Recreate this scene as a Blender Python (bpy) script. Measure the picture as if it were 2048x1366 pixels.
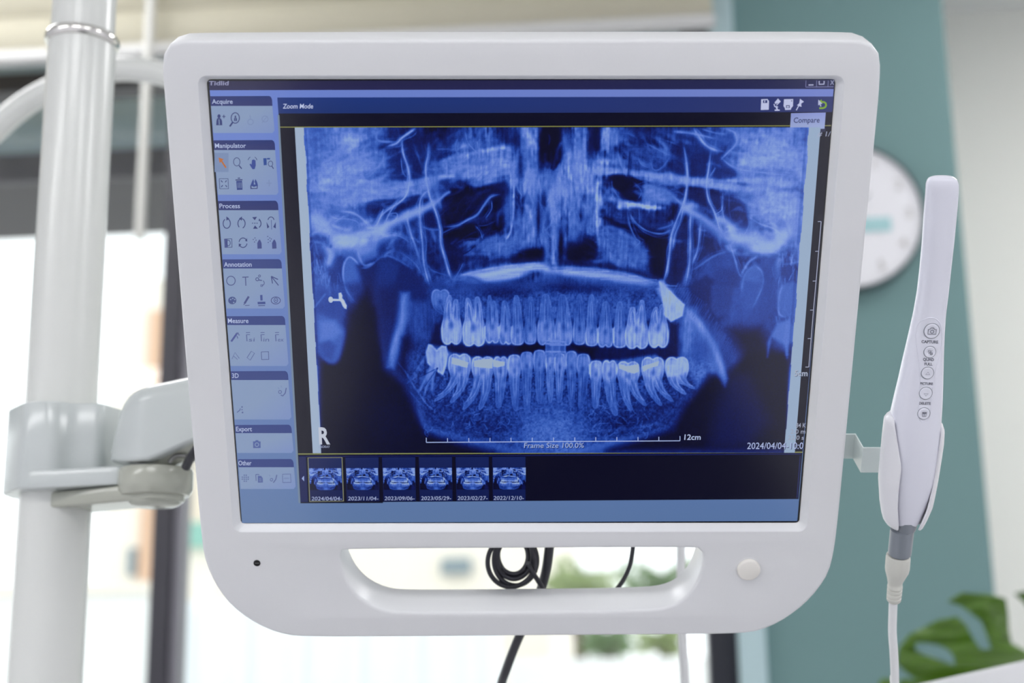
import math, random
import numpy as np

# ---------------------------------------------------------------- camera
F_PX = 2950.0                      # focal length for the 2048 px wide frame
CAM_H = 1.25
def _n(v):
    v = np.array(v, float); return v / np.linalg.norm(v)
# world axes written in camera axes (x right, y up, z back)
_Z = _n((-180.0, 12283.0, -F_PX))
_X = np.array((33000.0, 485.0, F_PX)); _X = _n(_X - _Z * (_X @ _Z))
_Y = np.cross(_Z, _X)
CAM_ROT = np.array([_X, _Y, _Z])   # rows = world axes in camera space: world = CAM_ROT @ cam
CAM_LOC = np.array((0.0, 0.0, CAM_H))

def ray(px, py):
    return CAM_ROT @ np.array((px - 1024.0, 683.0 - py, -F_PX))
def at(px, py, Y):
    """the point seen at (px, py) on the upright plane y = Y"""
    d = ray(px, py)
    return CAM_LOC + d * (Y / d[1])
def scale_at(Y):
    return Y / F_PX                 # metres for one photo pixel, near enough

# ---------------------------------------------------------------- monitor frame
SCR_W, SCR_H = 0.338, 0.2704
def _homog(src, dst):
    A = []
    for (x, y), (u, v) in zip(src, dst):
        A.append([x, y, 1, 0, 0, 0, -u*x, -u*y, -u]); A.append([0, 0, 0, x, y, 1, -v*x, -v*y, -v])
    return np.linalg.svd(np.array(A))[2][-1].reshape(3, 3)
_q = [(414, 160), (1673, 156), (1597, 1045), (480, 1049)]
_s = [(-SCR_W/2, SCR_H/2), (SCR_W/2, SCR_H/2), (SCR_W/2, -SCR_H/2), (-SCR_W/2, -SCR_H/2)]
_h = _homog(_s, [((u-1024)/F_PX, (683-v)/F_PX) for u, v in _q])
_h /= (np.linalg.norm(_h[:, 0]) + np.linalg.norm(_h[:, 1])) / 2
if _h[2, 2] < 0: _h = -_h
# columns r1, r2, t with depth positive forward -> camera axes (z back)
_S = np.diag([1, 1, -1.0])
_r1, _r2, _t = _S @ _h[:, 0], _S @ _h[:, 1], _S @ _h[:, 2]
_u, _, _vt = np.linalg.svd(np.array([_r1, _r2, np.cross(_r1, _r2)]).T)
_R = _u @ _vt
MON_ROT = CAM_ROT @ _R             # columns = monitor axes in world
MON_LOC = CAM_LOC + CAM_ROT @ _t   # centre of the display plane (local z = SCR_Z)
SCR_Z = -0.004                      # the display lies 4 mm behind the front face
MON_LOC = MON_LOC - MON_ROT @ np.array((0, 0, SCR_Z))

def mon(px, py, z=0.0):
    """monitor-local (x, y, z) of the point seen at (px, py) on the plane z of the monitor"""
    d = MON_ROT.T @ ray(px, py); o = MON_ROT.T @ (CAM_LOC - MON_LOC)
    t = (z - o[2]) / d[2]
    return o + d * t
def mon2world(p):
    return MON_LOC + MON_ROT @ np.array(p, float)
def proj(p):
    c = CAM_ROT.T @ (np.array(p, float) - CAM_LOC)
    return 1024 - F_PX * c[0] / c[2], 683 + F_PX * c[1] / c[2]
# ---------------------------------------------------------------- the radiograph on the display
# a brightness field (0..1) on a regular grid over the picture area of the display
XR = (-0.1229, 0.1629, -0.0877, 0.1088)       # x0, x1, y0, y1 in monitor space
XPM = 3550.0                                   # grid points per metre
GW = int((XR[1] - XR[0]) * XPM); GH = int((XR[3] - XR[2]) * XPM)
def G(px, py):
    p = mon(px, py, SCR_Z)
    return np.array(((p[0] - XR[0]) * XPM, (XR[3] - p[1]) * XPM))
def kA(X, Y): return G(560 + X/3.657, 240 + Y/3.657)
def kB(X, Y): return G(1100 + X/3.531, 240 + Y/3.531)
def kC(X, Y): return G(560 + X/3.657, 560 + Y/3.657)
def kD(X, Y): return G(1100 + X/3.531, 560 + Y/3.531)

class Field:
    def __init__(self, w, h, v=0.0):
        self.w, self.h = w, h
        self.a = np.full((h, w), v, np.float32)
    def box(self, x0, y0, x1, y1):
        x0 = max(0, int(x0)); y0 = max(0, int(y0)); x1 = min(self.w, int(x1) + 1); y1 = min(self.h, int(y1) + 1)
        if x1 <= x0 or y1 <= y0: return None
        yy, xx = np.mgrid[y0:y1, x0:x1].astype(np.float32)
        return slice(y0, y1), slice(x0, x1), xx, yy
    def mix(self, s, m, v, add=False):
        if add: self.a[s] += m * v
        else: self.a[s] += m * (v - self.a[s])
    def blob(self, c, rx, ry, v, al=1.0, rot=0.0, p=2.0, add=False):
        R = max(rx, ry) * 2.4
        b = self.box(c[0]-R, c[1]-R, c[0]+R, c[1]+R)
        if b is None: return
        sy, sx, xx, yy = b
        ca, sa = math.cos(math.radians(rot)), math.sin(math.radians(rot))
        dx, dy = xx - c[0], yy - c[1]
        u = (dx*ca + dy*sa) / rx; w = (-dx*sa + dy*ca) / ry
        d = (u*u + w*w) ** (p/2)
        self.mix((sy, sx), al * np.exp(-0.9 * d), v, add)
    def poly(self, pts, v, al=1.0, soft=3.0, rim=None, rimw=2.0, add=False, tex=None):
        pts = np.array(pts, np.float32); m = soft * 2 + 2
        b = self.box(pts[:, 0].min()-m, pts[:, 1].min()-m, pts[:, 0].max()+m, pts[:, 1].max()+m)
        if b is None: return
        sy, sx, xx, yy = b
        ins = np.zeros(xx.shape, bool); dist = np.full(xx.shape, 1e9, np.float32)
        n = len(pts)
        for i in range(n):
            ax, ay = pts[i]; bx, by = pts[(i+1) % n]
            if (ay > by) != (ay < by) or ay != by:
                c = (ay > yy) != (by > yy)
                xi = (bx-ax) * (yy-ay) / ((by-ay) if by != ay else 1e-9) + ax
                ins ^= c & (xx < xi)
            L = (bx-ax)**2 + (by-ay)**2 + 1e-9
            t = np.clip(((xx-ax)*(bx-ax) + (yy-ay)*(by-ay)) / L, 0, 1)
            dist = np.minimum(dist, (xx-ax-t*(bx-ax))**2 + (yy-ay-t*(by-ay))**2)
        dist = np.sqrt(dist); sd = np.where(ins, dist, -dist)
        k = np.clip(sd / soft * 0.5 + 0.5, 0, 1); k = k*k*(3-2*k)
        self.mix((sy, sx), al * k, v, add)
        if rim is not None:
            self.mix((sy, sx), 0.75 * np.exp(-((sd - rimw) / rimw) ** 2), rim)
    def line(self, pts, w, v, al=1.0, w2=None, add=False, smooth=True):
        pts = [np.array(p, np.float32) for p in pts]
        if smooth and len(pts) > 2:
            q = []
            P = [2*pts[0]-pts[1]] + pts + [2*pts[-1]-pts[-2]]
            for i in range(1, len(P)-2):
                for t in np.arange(0, 1, 0.125):
                    a, b, c, d = P[i-1], P[i], P[i+1], P[i+2]
                    q.append(0.5*((2*b) + (-a+c)*t + (2*a-5*b+4*c-d)*t*t + (-a+3*b-3*c+d)*t**3))
            q.append(pts[-1]); pts = q
        A = np.array(pts); m = max(w, w2 or 0) * 2.2 + 2
        b = self.box(A[:, 0].min()-m, A[:, 1].min()-m, A[:, 0].max()+m, A[:, 1].max()+m)
        if b is None: return
        sy, sx, xx, yy = b; x0, y0 = xx[0, 0], yy[0, 0]
        best = np.zeros(xx.shape, np.float32); n = len(A) - 1
        for i in range(n):
            (ax, ay), (bx, by) = A[i], A[i+1]
            wa = w if w2 is None else w + (w2-w) * (i+0.5) / n
            r = wa * 2.3 + 1
            i0 = int(max(0, min(ax, bx)-r-x0)); i1 = int(min(xx.shape[1], max(ax, bx)+r-x0+1))
            j0 = int(max(0, min(ay, by)-r-y0)); j1 = int(min(xx.shape[0], max(ay, by)+r-y0+1))
            if i1 <= i0 or j1 <= j0: continue
            X, Y = xx[j0:j1, i0:i1], yy[j0:j1, i0:i1]
            L = (bx-ax)**2 + (by-ay)**2 + 1e-9
            t = np.clip(((X-ax)*(bx-ax) + (Y-ay)*(by-ay)) / L, 0, 1)
            d2 = (X-ax-t*(bx-ax))**2 + (Y-ay-t*(by-ay))**2
            g = .80 + .20 * math.sin(ax * .16 + ay * .12 + w * 5) if smooth and w < 4 else 1.0
            if smooth and n > 6: g *= min(1.0, .15 + (min(i, n-1-i) / n) * 7)
            best[j0:j1, i0:i1] = np.maximum(best[j0:j1, i0:i1], g * np.exp(-d2 / (wa*wa*(.7 + .5*g))))
        self.mix((sy, sx), al * best, v, add)

def vnoise(rng, w, h, cx, cy):
    gx, gy = int(w/cx) + 3, int(h/cy) + 3
    g = rng.random((gy, gx)).astype(np.float32) * 2 - 1
    x = np.arange(w) / cx; y = np.arange(h) / cy
    xi, yi = x.astype(int), y.astype(int)
    fx = x - xi; fy = y - yi; fx = fx*fx*(3-2*fx); fy = fy*fy*(3-2*fy)
    r = g[:, xi] * (1-fx) + g[:, xi+1] * fx
    return r[yi] * (1-fy)[:, None] + r[yi+1] * fy[:, None]

def rnd(P):
    out = []
    for i in range(len(P)):
        a, b, c, d = P[i-1], P[i], P[(i+1) % len(P)], P[(i+2) % len(P)]
        for t in (0, .25, .5, .75): out.append(.5*((2*b)+(-a+c)*t+(2*a-5*b+4*c-d)*t*t+(-a+3*b-3*c+d)*t**3))
    return out
def paint_radiograph():
    f = Field(GW, GH, 0.34); rng = np.random.default_rng(7)
    A, B, C, D = kA, kB, kC, kD
    # ---- large tones
    top = G(1100, 250); W, H = GW, GH
    f.poly([A(180, 40), A(900, 40), A(800, 250), A(780, 420), A(640, 620), A(240, 700)], 0.60, 1, 60)
    f.poly([B(1820, 40), B(1200, 40), B(1300, 260), B(1400, 400), B(1400, 700), B(1800, 700)], 0.62, 1, 60)
    for fn, X, Y, rx, ry, v, al, rot in [
        (A, 300, 150, 45, 60, .44, .8, 0), (A, 470, 260, 60, 50, .62, .8, 0), (A, 500, 480, 90, 30, .60, .8, 0),
        (A, 650, 230, 40, 35, .52, .9, 0), (A, 960, 180, 55, 42, .16, .95, 0), (A, 850, 260, 30, 26, .26, .9, 0),
        (A, 1110, 200, 38, 40, .20, .85, 0), (A, 1200, 120, 40, 45, .18, .8, 0), (A, 1360, 150, 50, 40, .34, .7, 0),
        (A, 1560, 130, 60, 30, .34, .8, -10), (A, 1500, 280, 95, 34, .50, .85, -12), (A, 1700, 120, 30, 50, .20, .8, 0),
        (A, 1000, 330, 60, 28, .30, .8, 0), (A, 800, 380, 40, 30, .36, .7, 0),
        (A, 1830, 180, 18, 120, .62, .9, 0), (A, 1890, 420, 18, 90, .58, .7, 0),
        (A, 1965, 190, 20, 52, .02, 1, 0), (A, 1965, 290, 18, 20, .05, 1, 0),
        (B, 22, 180, 17, 62, .03, 1, 0), (B, 130, 120, 10, 45, .26, .9, 0), (B, 200, 160, 16, 50, .55, .8, 0),
        (B, 330, 130, 12, 45, .14, 1, 0), (B, 440, 130, 26, 26, .62, .9, -15), (B, 640, 120, 50, 40, .28, .8, 0),
        (B, 720, 220, 38, 24, .24, .9, 0), (B, 600, 190, 34, 10, .16, .8, 0), (B, 880, 250, 50, 42, .22, .8, 0),
        (B, 1200, 320, 34, 42, .30, .9, 0), (B, 1100, 130, 34, 24, .34, .6, 0), (B, 1240, 130, 20, 30, .40, .8, 0),
        (B, 1000, 200, 20, 60, .30, .6, 0),
        # midline haze and septum
        (A, 1980, 450, 80, 40, .56, .8, 0), (A, 1800, 520, 40, 90, .50, .7, 0), (B, 120, 420, 60, 45, .62, .85, 0),
        (B, 30, 560, 30, 120, .52, .7, 0), (B, 250, 560, 22, 90, .50, .7, 0), (A, 1830, 780, 28, 60, .55, .8, 0),
        (B, 180, 640, 20, 40, .24, .8, 0), (A, 1880, 600, 24, 26, .30, .7, 0),
        # sinuses, left then right
        (A, 1330, 600, 62, 34, .10, .97, 10), (A, 1600, 600, 30, 70, .14, .9, 0), (A, 1480, 660, 70, 40, .09, .9, 0),
        (A, 1380, 810, 45, 20, .06, 1, 0), (A, 1230, 830, 20, 16, .08, 1, 0), (A, 1560, 780, 34, 20, .12, .9, 0),
        (A, 1450, 600, 32, 18, .32, .8, -30), (A, 1420, 720, 60, 10, .28, .7, 0), (A, 1270, 960, 22, 40, .12, .9, 0),
        (A, 1400, 960, 30, 24, .26, .8, 0), (A, 1600, 930, 60, 18, .44, .8, -8), (A, 1640, 980, 60, 14, .36, .8, 0),
        (A, 850, 630, 55, 17, .17, .96, 0), (A, 700, 620, 18, 16, .28, .8, 0), (A, 900, 500, 50, 16, .50, .7, -8),
        (A, 1060, 700, 20, 22, .24, .7, 0), (A, 950, 560, 60, 5, .52, .7, -5), (A, 1200, 460, 30, 8, .20, .8, 0),
        (A, 1730, 620, 20, 60, .34, .6, 0), (A, 1830, 1000, 40, 18, .04, 1, 0), (A, 1920, 960, 14, 22, .10, 1, 0),
        (A, 1945, 760, 10, 70, .12, .9, 0), (A, 1150, 900, 24, 60, .22, .8, 0),
        (B, 490, 440, 34, 26, .06, 1, 30), (B, 560, 520, 16, 22, .10, 1, 0), (B, 620, 430, 20, 18, .14, .9, 0),
        (B, 720, 520, 34, 14, .50, .8, 8), (B, 720, 690, 38, 26, .36, .8, 0), (B, 600, 640, 14, 16, .10, .9, 0),
        (B, 470, 740, 60, 26, .24, .9, 25), (B, 700, 800, 55, 24, .08, .97, 20), (B, 770, 930, 22, 60, .10, .95, 0),
        (B, 420, 860, 60, 34, .44, .85, 15), (B, 530, 980, 70, 20, .40, .8, 8), (B, 230, 930, 26, 24, .03, 1, 0),
        (B, 75, 870, 9, 60, .02, 1, 0), (B, 200, 850, 18, 20, .20, .8, 0), (B, 330, 620, 10, 70, .56, .7, 0),
        (B, 1060, 540, 60, 20, .26, .9, 4), (B, 1310, 630, 26, 40, .22, .95, 0), (B, 1200, 560, 30, 16, .30, .8, 0),
        (B, 900, 700, 30, 20, .30, .7, 0), (B, 1100, 850, 26, 22, .22, .9, 0), (B, 900, 900, 22, 60, .22, .8, 0),
        (B, 960, 470, 40, 10, .20, .8, 0), (B, 1610, 370, 34, 14, .48, .9, 0), (B, 1640, 490, 60, 7, .40, .8, -3),
        (B, 1500, 620, 60, 30, .62, .7, 0), (B, 1560, 800, 30, 10, .50, .8, 0)]:
        f.blob(fn(X, Y), rx, ry, v, al, rot)
    # horizontal veils across the whole width
    for pts, w, v, al in [([A(240, 410), A(700, 480), A(1050, 440), A(1250, 420)], 6, .62, .7),
                          ([A(240, 585), A(600, 580), A(900, 560), A(1080, 520)], 7, .62, .7),
                          ([A(640, 500), A(900, 470), A(1200, 420), A(1270, 410)], 5, .66, .7),
                          ([A(1170, 300), A(1450, 235), A(1700, 190)], 4, .70, .8), ([A(240, 540), A(420, 530)], 6, .38, .7),
                          ([B(300, 300), B(520, 290), B(700, 320)], 6, .60, .7), ([B(0, 340), B(300, 350), B(560, 350)], 7, .58, .6),
                          ([B(330, 370), B(600, 370), B(900, 420), B(1400, 490)], 8, .66, .85),
                          ([B(700, 360), B(1000, 405), B(1300, 430), B(1800, 400)], 5, .64, .7),
                          ([B(1100, 450), B(1400, 490), B(1790, 440)], 6, .62, .6), ([B(470, 610), B(560, 600), B(800, 620)], 5, .84, .9),
                          ([B(440, 560), B(520, 590)], 8, .62, .8), ([B(850, 560), B(1150, 640), B(1400, 700)], 7, .50, .6),
                          ([A(1180, 960), A(1420, 980), A(1760, 950)], 5, .40, .5), ([A(1440, 900), A(1640, 860)], 6, .44, .6)]:
        f.line(pts, w, v, al)
    # midline columns
    for X in range(1680, 2048, 24):
        f.line([A(X, 60), A(X + 6, 500), A(X + 10, 1000)], 2.2, rng.uniform(.25, .75), rng.uniform(.15, .5))
    for X in range(0, 380, 22):
        f.line([B(X, 60), B(X + 4, 500), B(X - 4, 960)], 2.2, rng.uniform(.2, .75), rng.uniform(.15, .5))
    f.line([B(10, 330), B(16, 700), B(14, 1010)], 4, .72, .8); f.line([B(50, 600), B(40, 800), B(60, 1010)], 3, .70, .6)
    f.line([A(1990, 480), A(1992, 1040)], 4, .74, .7); f.line([A(1700, 460), A(1705, 620), A(1690, 790), A(1645, 890)], 2, .78, .8)
    f.line([B(335, 420), B(325, 640), B(340, 960)], 2.5, .76, .8); f.line([B(245, 60), B(240, 240)], 4, .7, .6)
    f.blob(A(1965, 200), 12, 60, .02, .9); f.blob(B(22, 180), 11, 55, .02, .9)
    # soft cloudy structure and trabecular grain everywhere
    n1 = vnoise(rng, W, H, 46, 30) * .6 + vnoise(rng, W, H, 18, 24) * .5
    n2 = vnoise(rng, W, H, 9, 14) * .6 + vnoise(rng, W, H, 4, 8) * .5
    ver = vnoise(rng, W, H, 3.2, 60)
    xs = np.linspace(-1, 1, W, dtype=np.float32)[None, :]; ys = np.linspace(0, 1, H, dtype=np.float32)[:, None]
    mid = np.exp(-(xs / .45) ** 2) * np.clip(1.3 - ys * 1.6, 0, 1)
    f.a *= 1 + .34 * n1 * (.45 + .65 * mid) + .26 * n2 * (.4 + .7 * mid)
    f.a = np.clip(f.a - .02, 0, 2) * 1.10
    f.a += .085 * ver * mid + .05 * vnoise(rng, W, H, 6, 40) * mid
    for c, rx, ry, ang, cnt, lo, hi in [(A(1500, 330), 110, 40, -12, 60, .5, .78), (A(1000, 480), 120, 40, -8, 40, .4, .68), (A(600, 300), 90, 60, -25, 46, .55, .74),
                                        (A(1900, 500), 60, 100, 88, 70, .3, .8), (B(120, 500), 70, 110, 88, 70, .35, .85), (B(700, 250), 80, 50, 40, 50, .35, .66), (B(640, 500), 60, 60, 10, 44, .3, .7),
                                        (B(420, 850), 70, 60, 20, 46, .3, .62), (A(1560, 900), 80, 36, -14, 46, .3, .62), (B(1500, 300), 90, 40, 12, 40, .6, .76), (B(1500, 600), 80, 50, 8, 40, .55, .74),
                                        (A(1400, 720), 70, 50, -35, 36, .12, .44), (A(500, 520), 90, 30, -5, 36, .5, .74), (B(60, 800), 40, 70, 88, 40, .4, .8), (A(1880, 800), 50, 70, 88, 40, .35, .75),
                                        (A(1120, 800), 40, 70, 78, 30, .3, .55), (B(900, 900), 40, 70, 95, 34, .25, .55), (A(950, 150), 60, 50, 60, 40, .12, .5), (B(1150, 300), 50, 50, 80, 30, .2, .5)]:
        for _ in range(cnt):
            p = c + np.array((rng.normal() * rx * .5, rng.normal() * ry * .5)); a = math.radians(ang + rng.normal() * 14); l = rng.uniform(10, 34)
            d = np.array((math.cos(a), math.sin(a))) * l; nrm = np.array((-d[1], d[0])) * rng.uniform(-.25, .25)
            f.line([p - d, p + nrm, p + d], rng.uniform(1.5, 7), rng.uniform(lo, hi), rng.uniform(.15, .5))
    dk = f.a.copy(); cc = .42
    f.a = np.where(ys < .47, np.clip(cc - .03 + (dk - cc) * np.where(dk > cc, 1.12, 1.5), .03, .84), dk).astype(np.float32)
    # crisp hollows and plates
    for fn, P, v, al, so in [
        (A, [(780, 210), (880, 150), (980, 80), (1080, 110), (1180, 130), (1240, 60), (1300, 60), (1200, 280), (1080, 300), (1040, 420), (830, 440), (790, 330)], .20, .72, 9),
        (A, [(200, 60), (330, 60), (420, 200), (330, 330), (220, 360)], .42, .6, 18),
        (A, [(1180, 290), (1700, 200), (1720, 420), (1480, 440), (1300, 420), (1150, 400)], .60, .45, 8),
        (A, [(640, 545), (760, 480), (1060, 430), (1250, 408), (1260, 430), (1060, 500), (900, 545), (700, 580), (640, 575)], .64, .72, 5),
        (A, [(630, 610), (760, 580), (900, 562), (1030, 545), (1040, 600), (940, 655), (860, 690), (760, 690), (680, 660)], .17, .85, 5),
        (A, [(1160, 440), (1270, 430), (1280, 470), (1200, 540), (1160, 520)], .26, .8, 5),
        (A, [(1180, 580), (1300, 500), (1420, 520), (1500, 480), (1650, 450), (1660, 560), (1600, 640), (1500, 690), (1420, 720), (1300, 750), (1200, 720)], .07, .80, 7),
        (A, [(1190, 800), (1260, 800), (1330, 770), (1420, 755), (1470, 830), (1400, 880), (1300, 850), (1250, 880), (1195, 860)], .05, .85, 5),
        (A, [(1200, 880), (1320, 870), (1350, 960), (1290, 1080), (1240, 1090), (1210, 960)], .12, .75, 7),
        (A, [(1040, 640), (1100, 600), (1140, 700), (1140, 780), (1050, 780)], .16, .8, 5),
        (A, [(1480, 900), (1660, 870), (1720, 940), (1700, 1000), (1500, 990)], .50, .6, 9),
        (A, [(1760, 960), (1900, 940), (1930, 900), (1950, 960), (1930, 1030), (1860, 1045), (1790, 1030)], .02, .95, 5),
        (A, [(1920, 60), (2048, 60), (2048, 320), (1925, 320)], .03, .9, 5), (A, [(1600, 60), (1740, 60), (1740, 170), (1680, 190), (1620, 150)], .20, .7, 8),
        (A, [(1930, 640), (1975, 640), (1980, 960), (1945, 960)], .12, .8, 5),
        (B, [(0, 60), (46, 60), (46, 310), (0, 320)], .03, .9, 5), (B, [(110, 70), (160, 70), (150, 180), (115, 180)], .22, .8, 5), (B, [(290, 60), (350, 60), (350, 200), (300, 200)], .10, .9, 5),
        (B, [(540, 175), (680, 185), (820, 260), (800, 380), (640, 370), (560, 380)], .27, .65, 7), (B, [(540, 60), (1000, 60), (1060, 150), (820, 100), (600, 130)], .26, .6, 8),
        (B, [(860, 190), (1080, 180), (1110, 250), (1100, 400), (870, 380)], .22, .75, 7), (B, [(1130, 250), (1250, 290), (1310, 400), (1130, 400)], .25, .8, 5),
        (B, [(300, 340), (560, 350), (960, 400), (1400, 470), (1400, 500), (960, 460), (700, 410), (500, 385), (320, 390)], .66, .6, 5),
        (B, [(410, 395), (560, 392), (660, 470), (640, 560), (560, 560), (470, 500)], .06, .9, 5),
        (B, [(660, 470), (820, 480), (860, 560), (800, 590), (660, 590)], .58, .65, 6), (B, [(560, 620), (640, 620), (700, 720), (860, 720), (780, 780), (640, 740)], .34, .7, 6),
        (B, [(960, 490), (1150, 500), (1330, 560), (1390, 660), (1390, 760), (1280, 750), (1180, 680), (1080, 600), (960, 540)], .19, .85, 5),
        (B, [(350, 680), (480, 700), (620, 790), (760, 830), (840, 810), (830, 1000), (800, 1120), (730, 1100), (690, 900), (600, 830), (480, 750)], .06, .88, 6),
        (B, [(360, 760), (520, 780), (650, 860), (690, 960), (640, 1040), (380, 980), (340, 860)], .50, .6, 9),
        (B, [(150, 820), (300, 830), (320, 960), (250, 1000), (130, 990), (120, 900)], .03, .9, 7), (B, [(50, 780), (90, 780), (100, 960), (60, 990)], .03, .9, 5),
        (B, [(860, 830), (960, 760), (970, 1000), (900, 1150), (830, 1120)], .14, .7, 8), (B, [(1070, 740), (1230, 860), (1130, 920), (1050, 960)], .22, .8, 7)]:
        f.poly([fn(*p) for p in (rnd([np.array(q, float) for q in P]))], v, al, so)
    up = np.clip((.47 - ys) / .04, 0, 1)
    f.a *= 1 + (.06 * vnoise(rng, W, H, 14, 6) + (.05 + .14 * mid) * vnoise(rng, W, H, 3.2, 26) + .05 * vnoise(rng, W, H, 5, 5)) * up
    f.a = (f.a * (1 + .16 * up * np.clip((f.a - .3) * 4, 0, 1))).astype(np.float32)
    for c, rx, ry, ang, cnt, lo, hi, al in [(A(1480, 330), 110, 30, -12, 60, .46, .82, .4), (A(950, 500), 120, 20, -8, 40, .4, .76, .4), (A(520, 300), 90, 60, -22, 60, .52, .76, .3), (A(520, 560), 100, 22, -4, 50, .5, .78, .3),
                                            (A(1880, 520), 60, 90, 88, 70, .35, .9, .4), (B(130, 500), 70, 90, 88, 80, .35, .92, .4), (B(640, 230), 90, 40, 35, 40, .36, .7, .35), (B(760, 510), 50, 30, 4, 36, .4, .8, .4),
                                            (B(480, 880), 60, 40, 20, 40, .34, .68, .35), (A(1580, 920), 80, 26, -14, 46, .34, .7, .4), (B(1560, 300), 80, 50, 8, 50, .58, .78, .3), (B(1550, 600), 70, 40, 4, 40, .55, .76, .3),
                                            (A(1400, 640), 80, 50, -35, 34, .10, .44, .35), (A(1870, 780), 40, 60, 88, 40, .35, .8, .4), (B(60, 820), 30, 60, 88, 30, .4, .8, .4), (A(1000, 220), 60, 40, 70, 40, .12, .5, .35), (A(1350, 150), 60, 36, -40, 30, .2, .6, .35)]:
        for _ in range(cnt):
            p = c + np.array((rng.normal() * rx * .5, rng.normal() * ry * .5)); t_ = math.radians(ang + rng.normal() * 16); l = rng.uniform(8, 26)
            d = np.array((math.cos(t_), math.sin(t_))) * l; nrm = np.array((-d[1], d[0])) * rng.uniform(-.3, .3)
            f.line([p - d, p + nrm, p + d], rng.uniform(1.2, 4.5), rng.uniform(lo, hi), rng.uniform(.5, 1) * al)
    # ---- fine bony lines, upper left
    S = f.line
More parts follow.
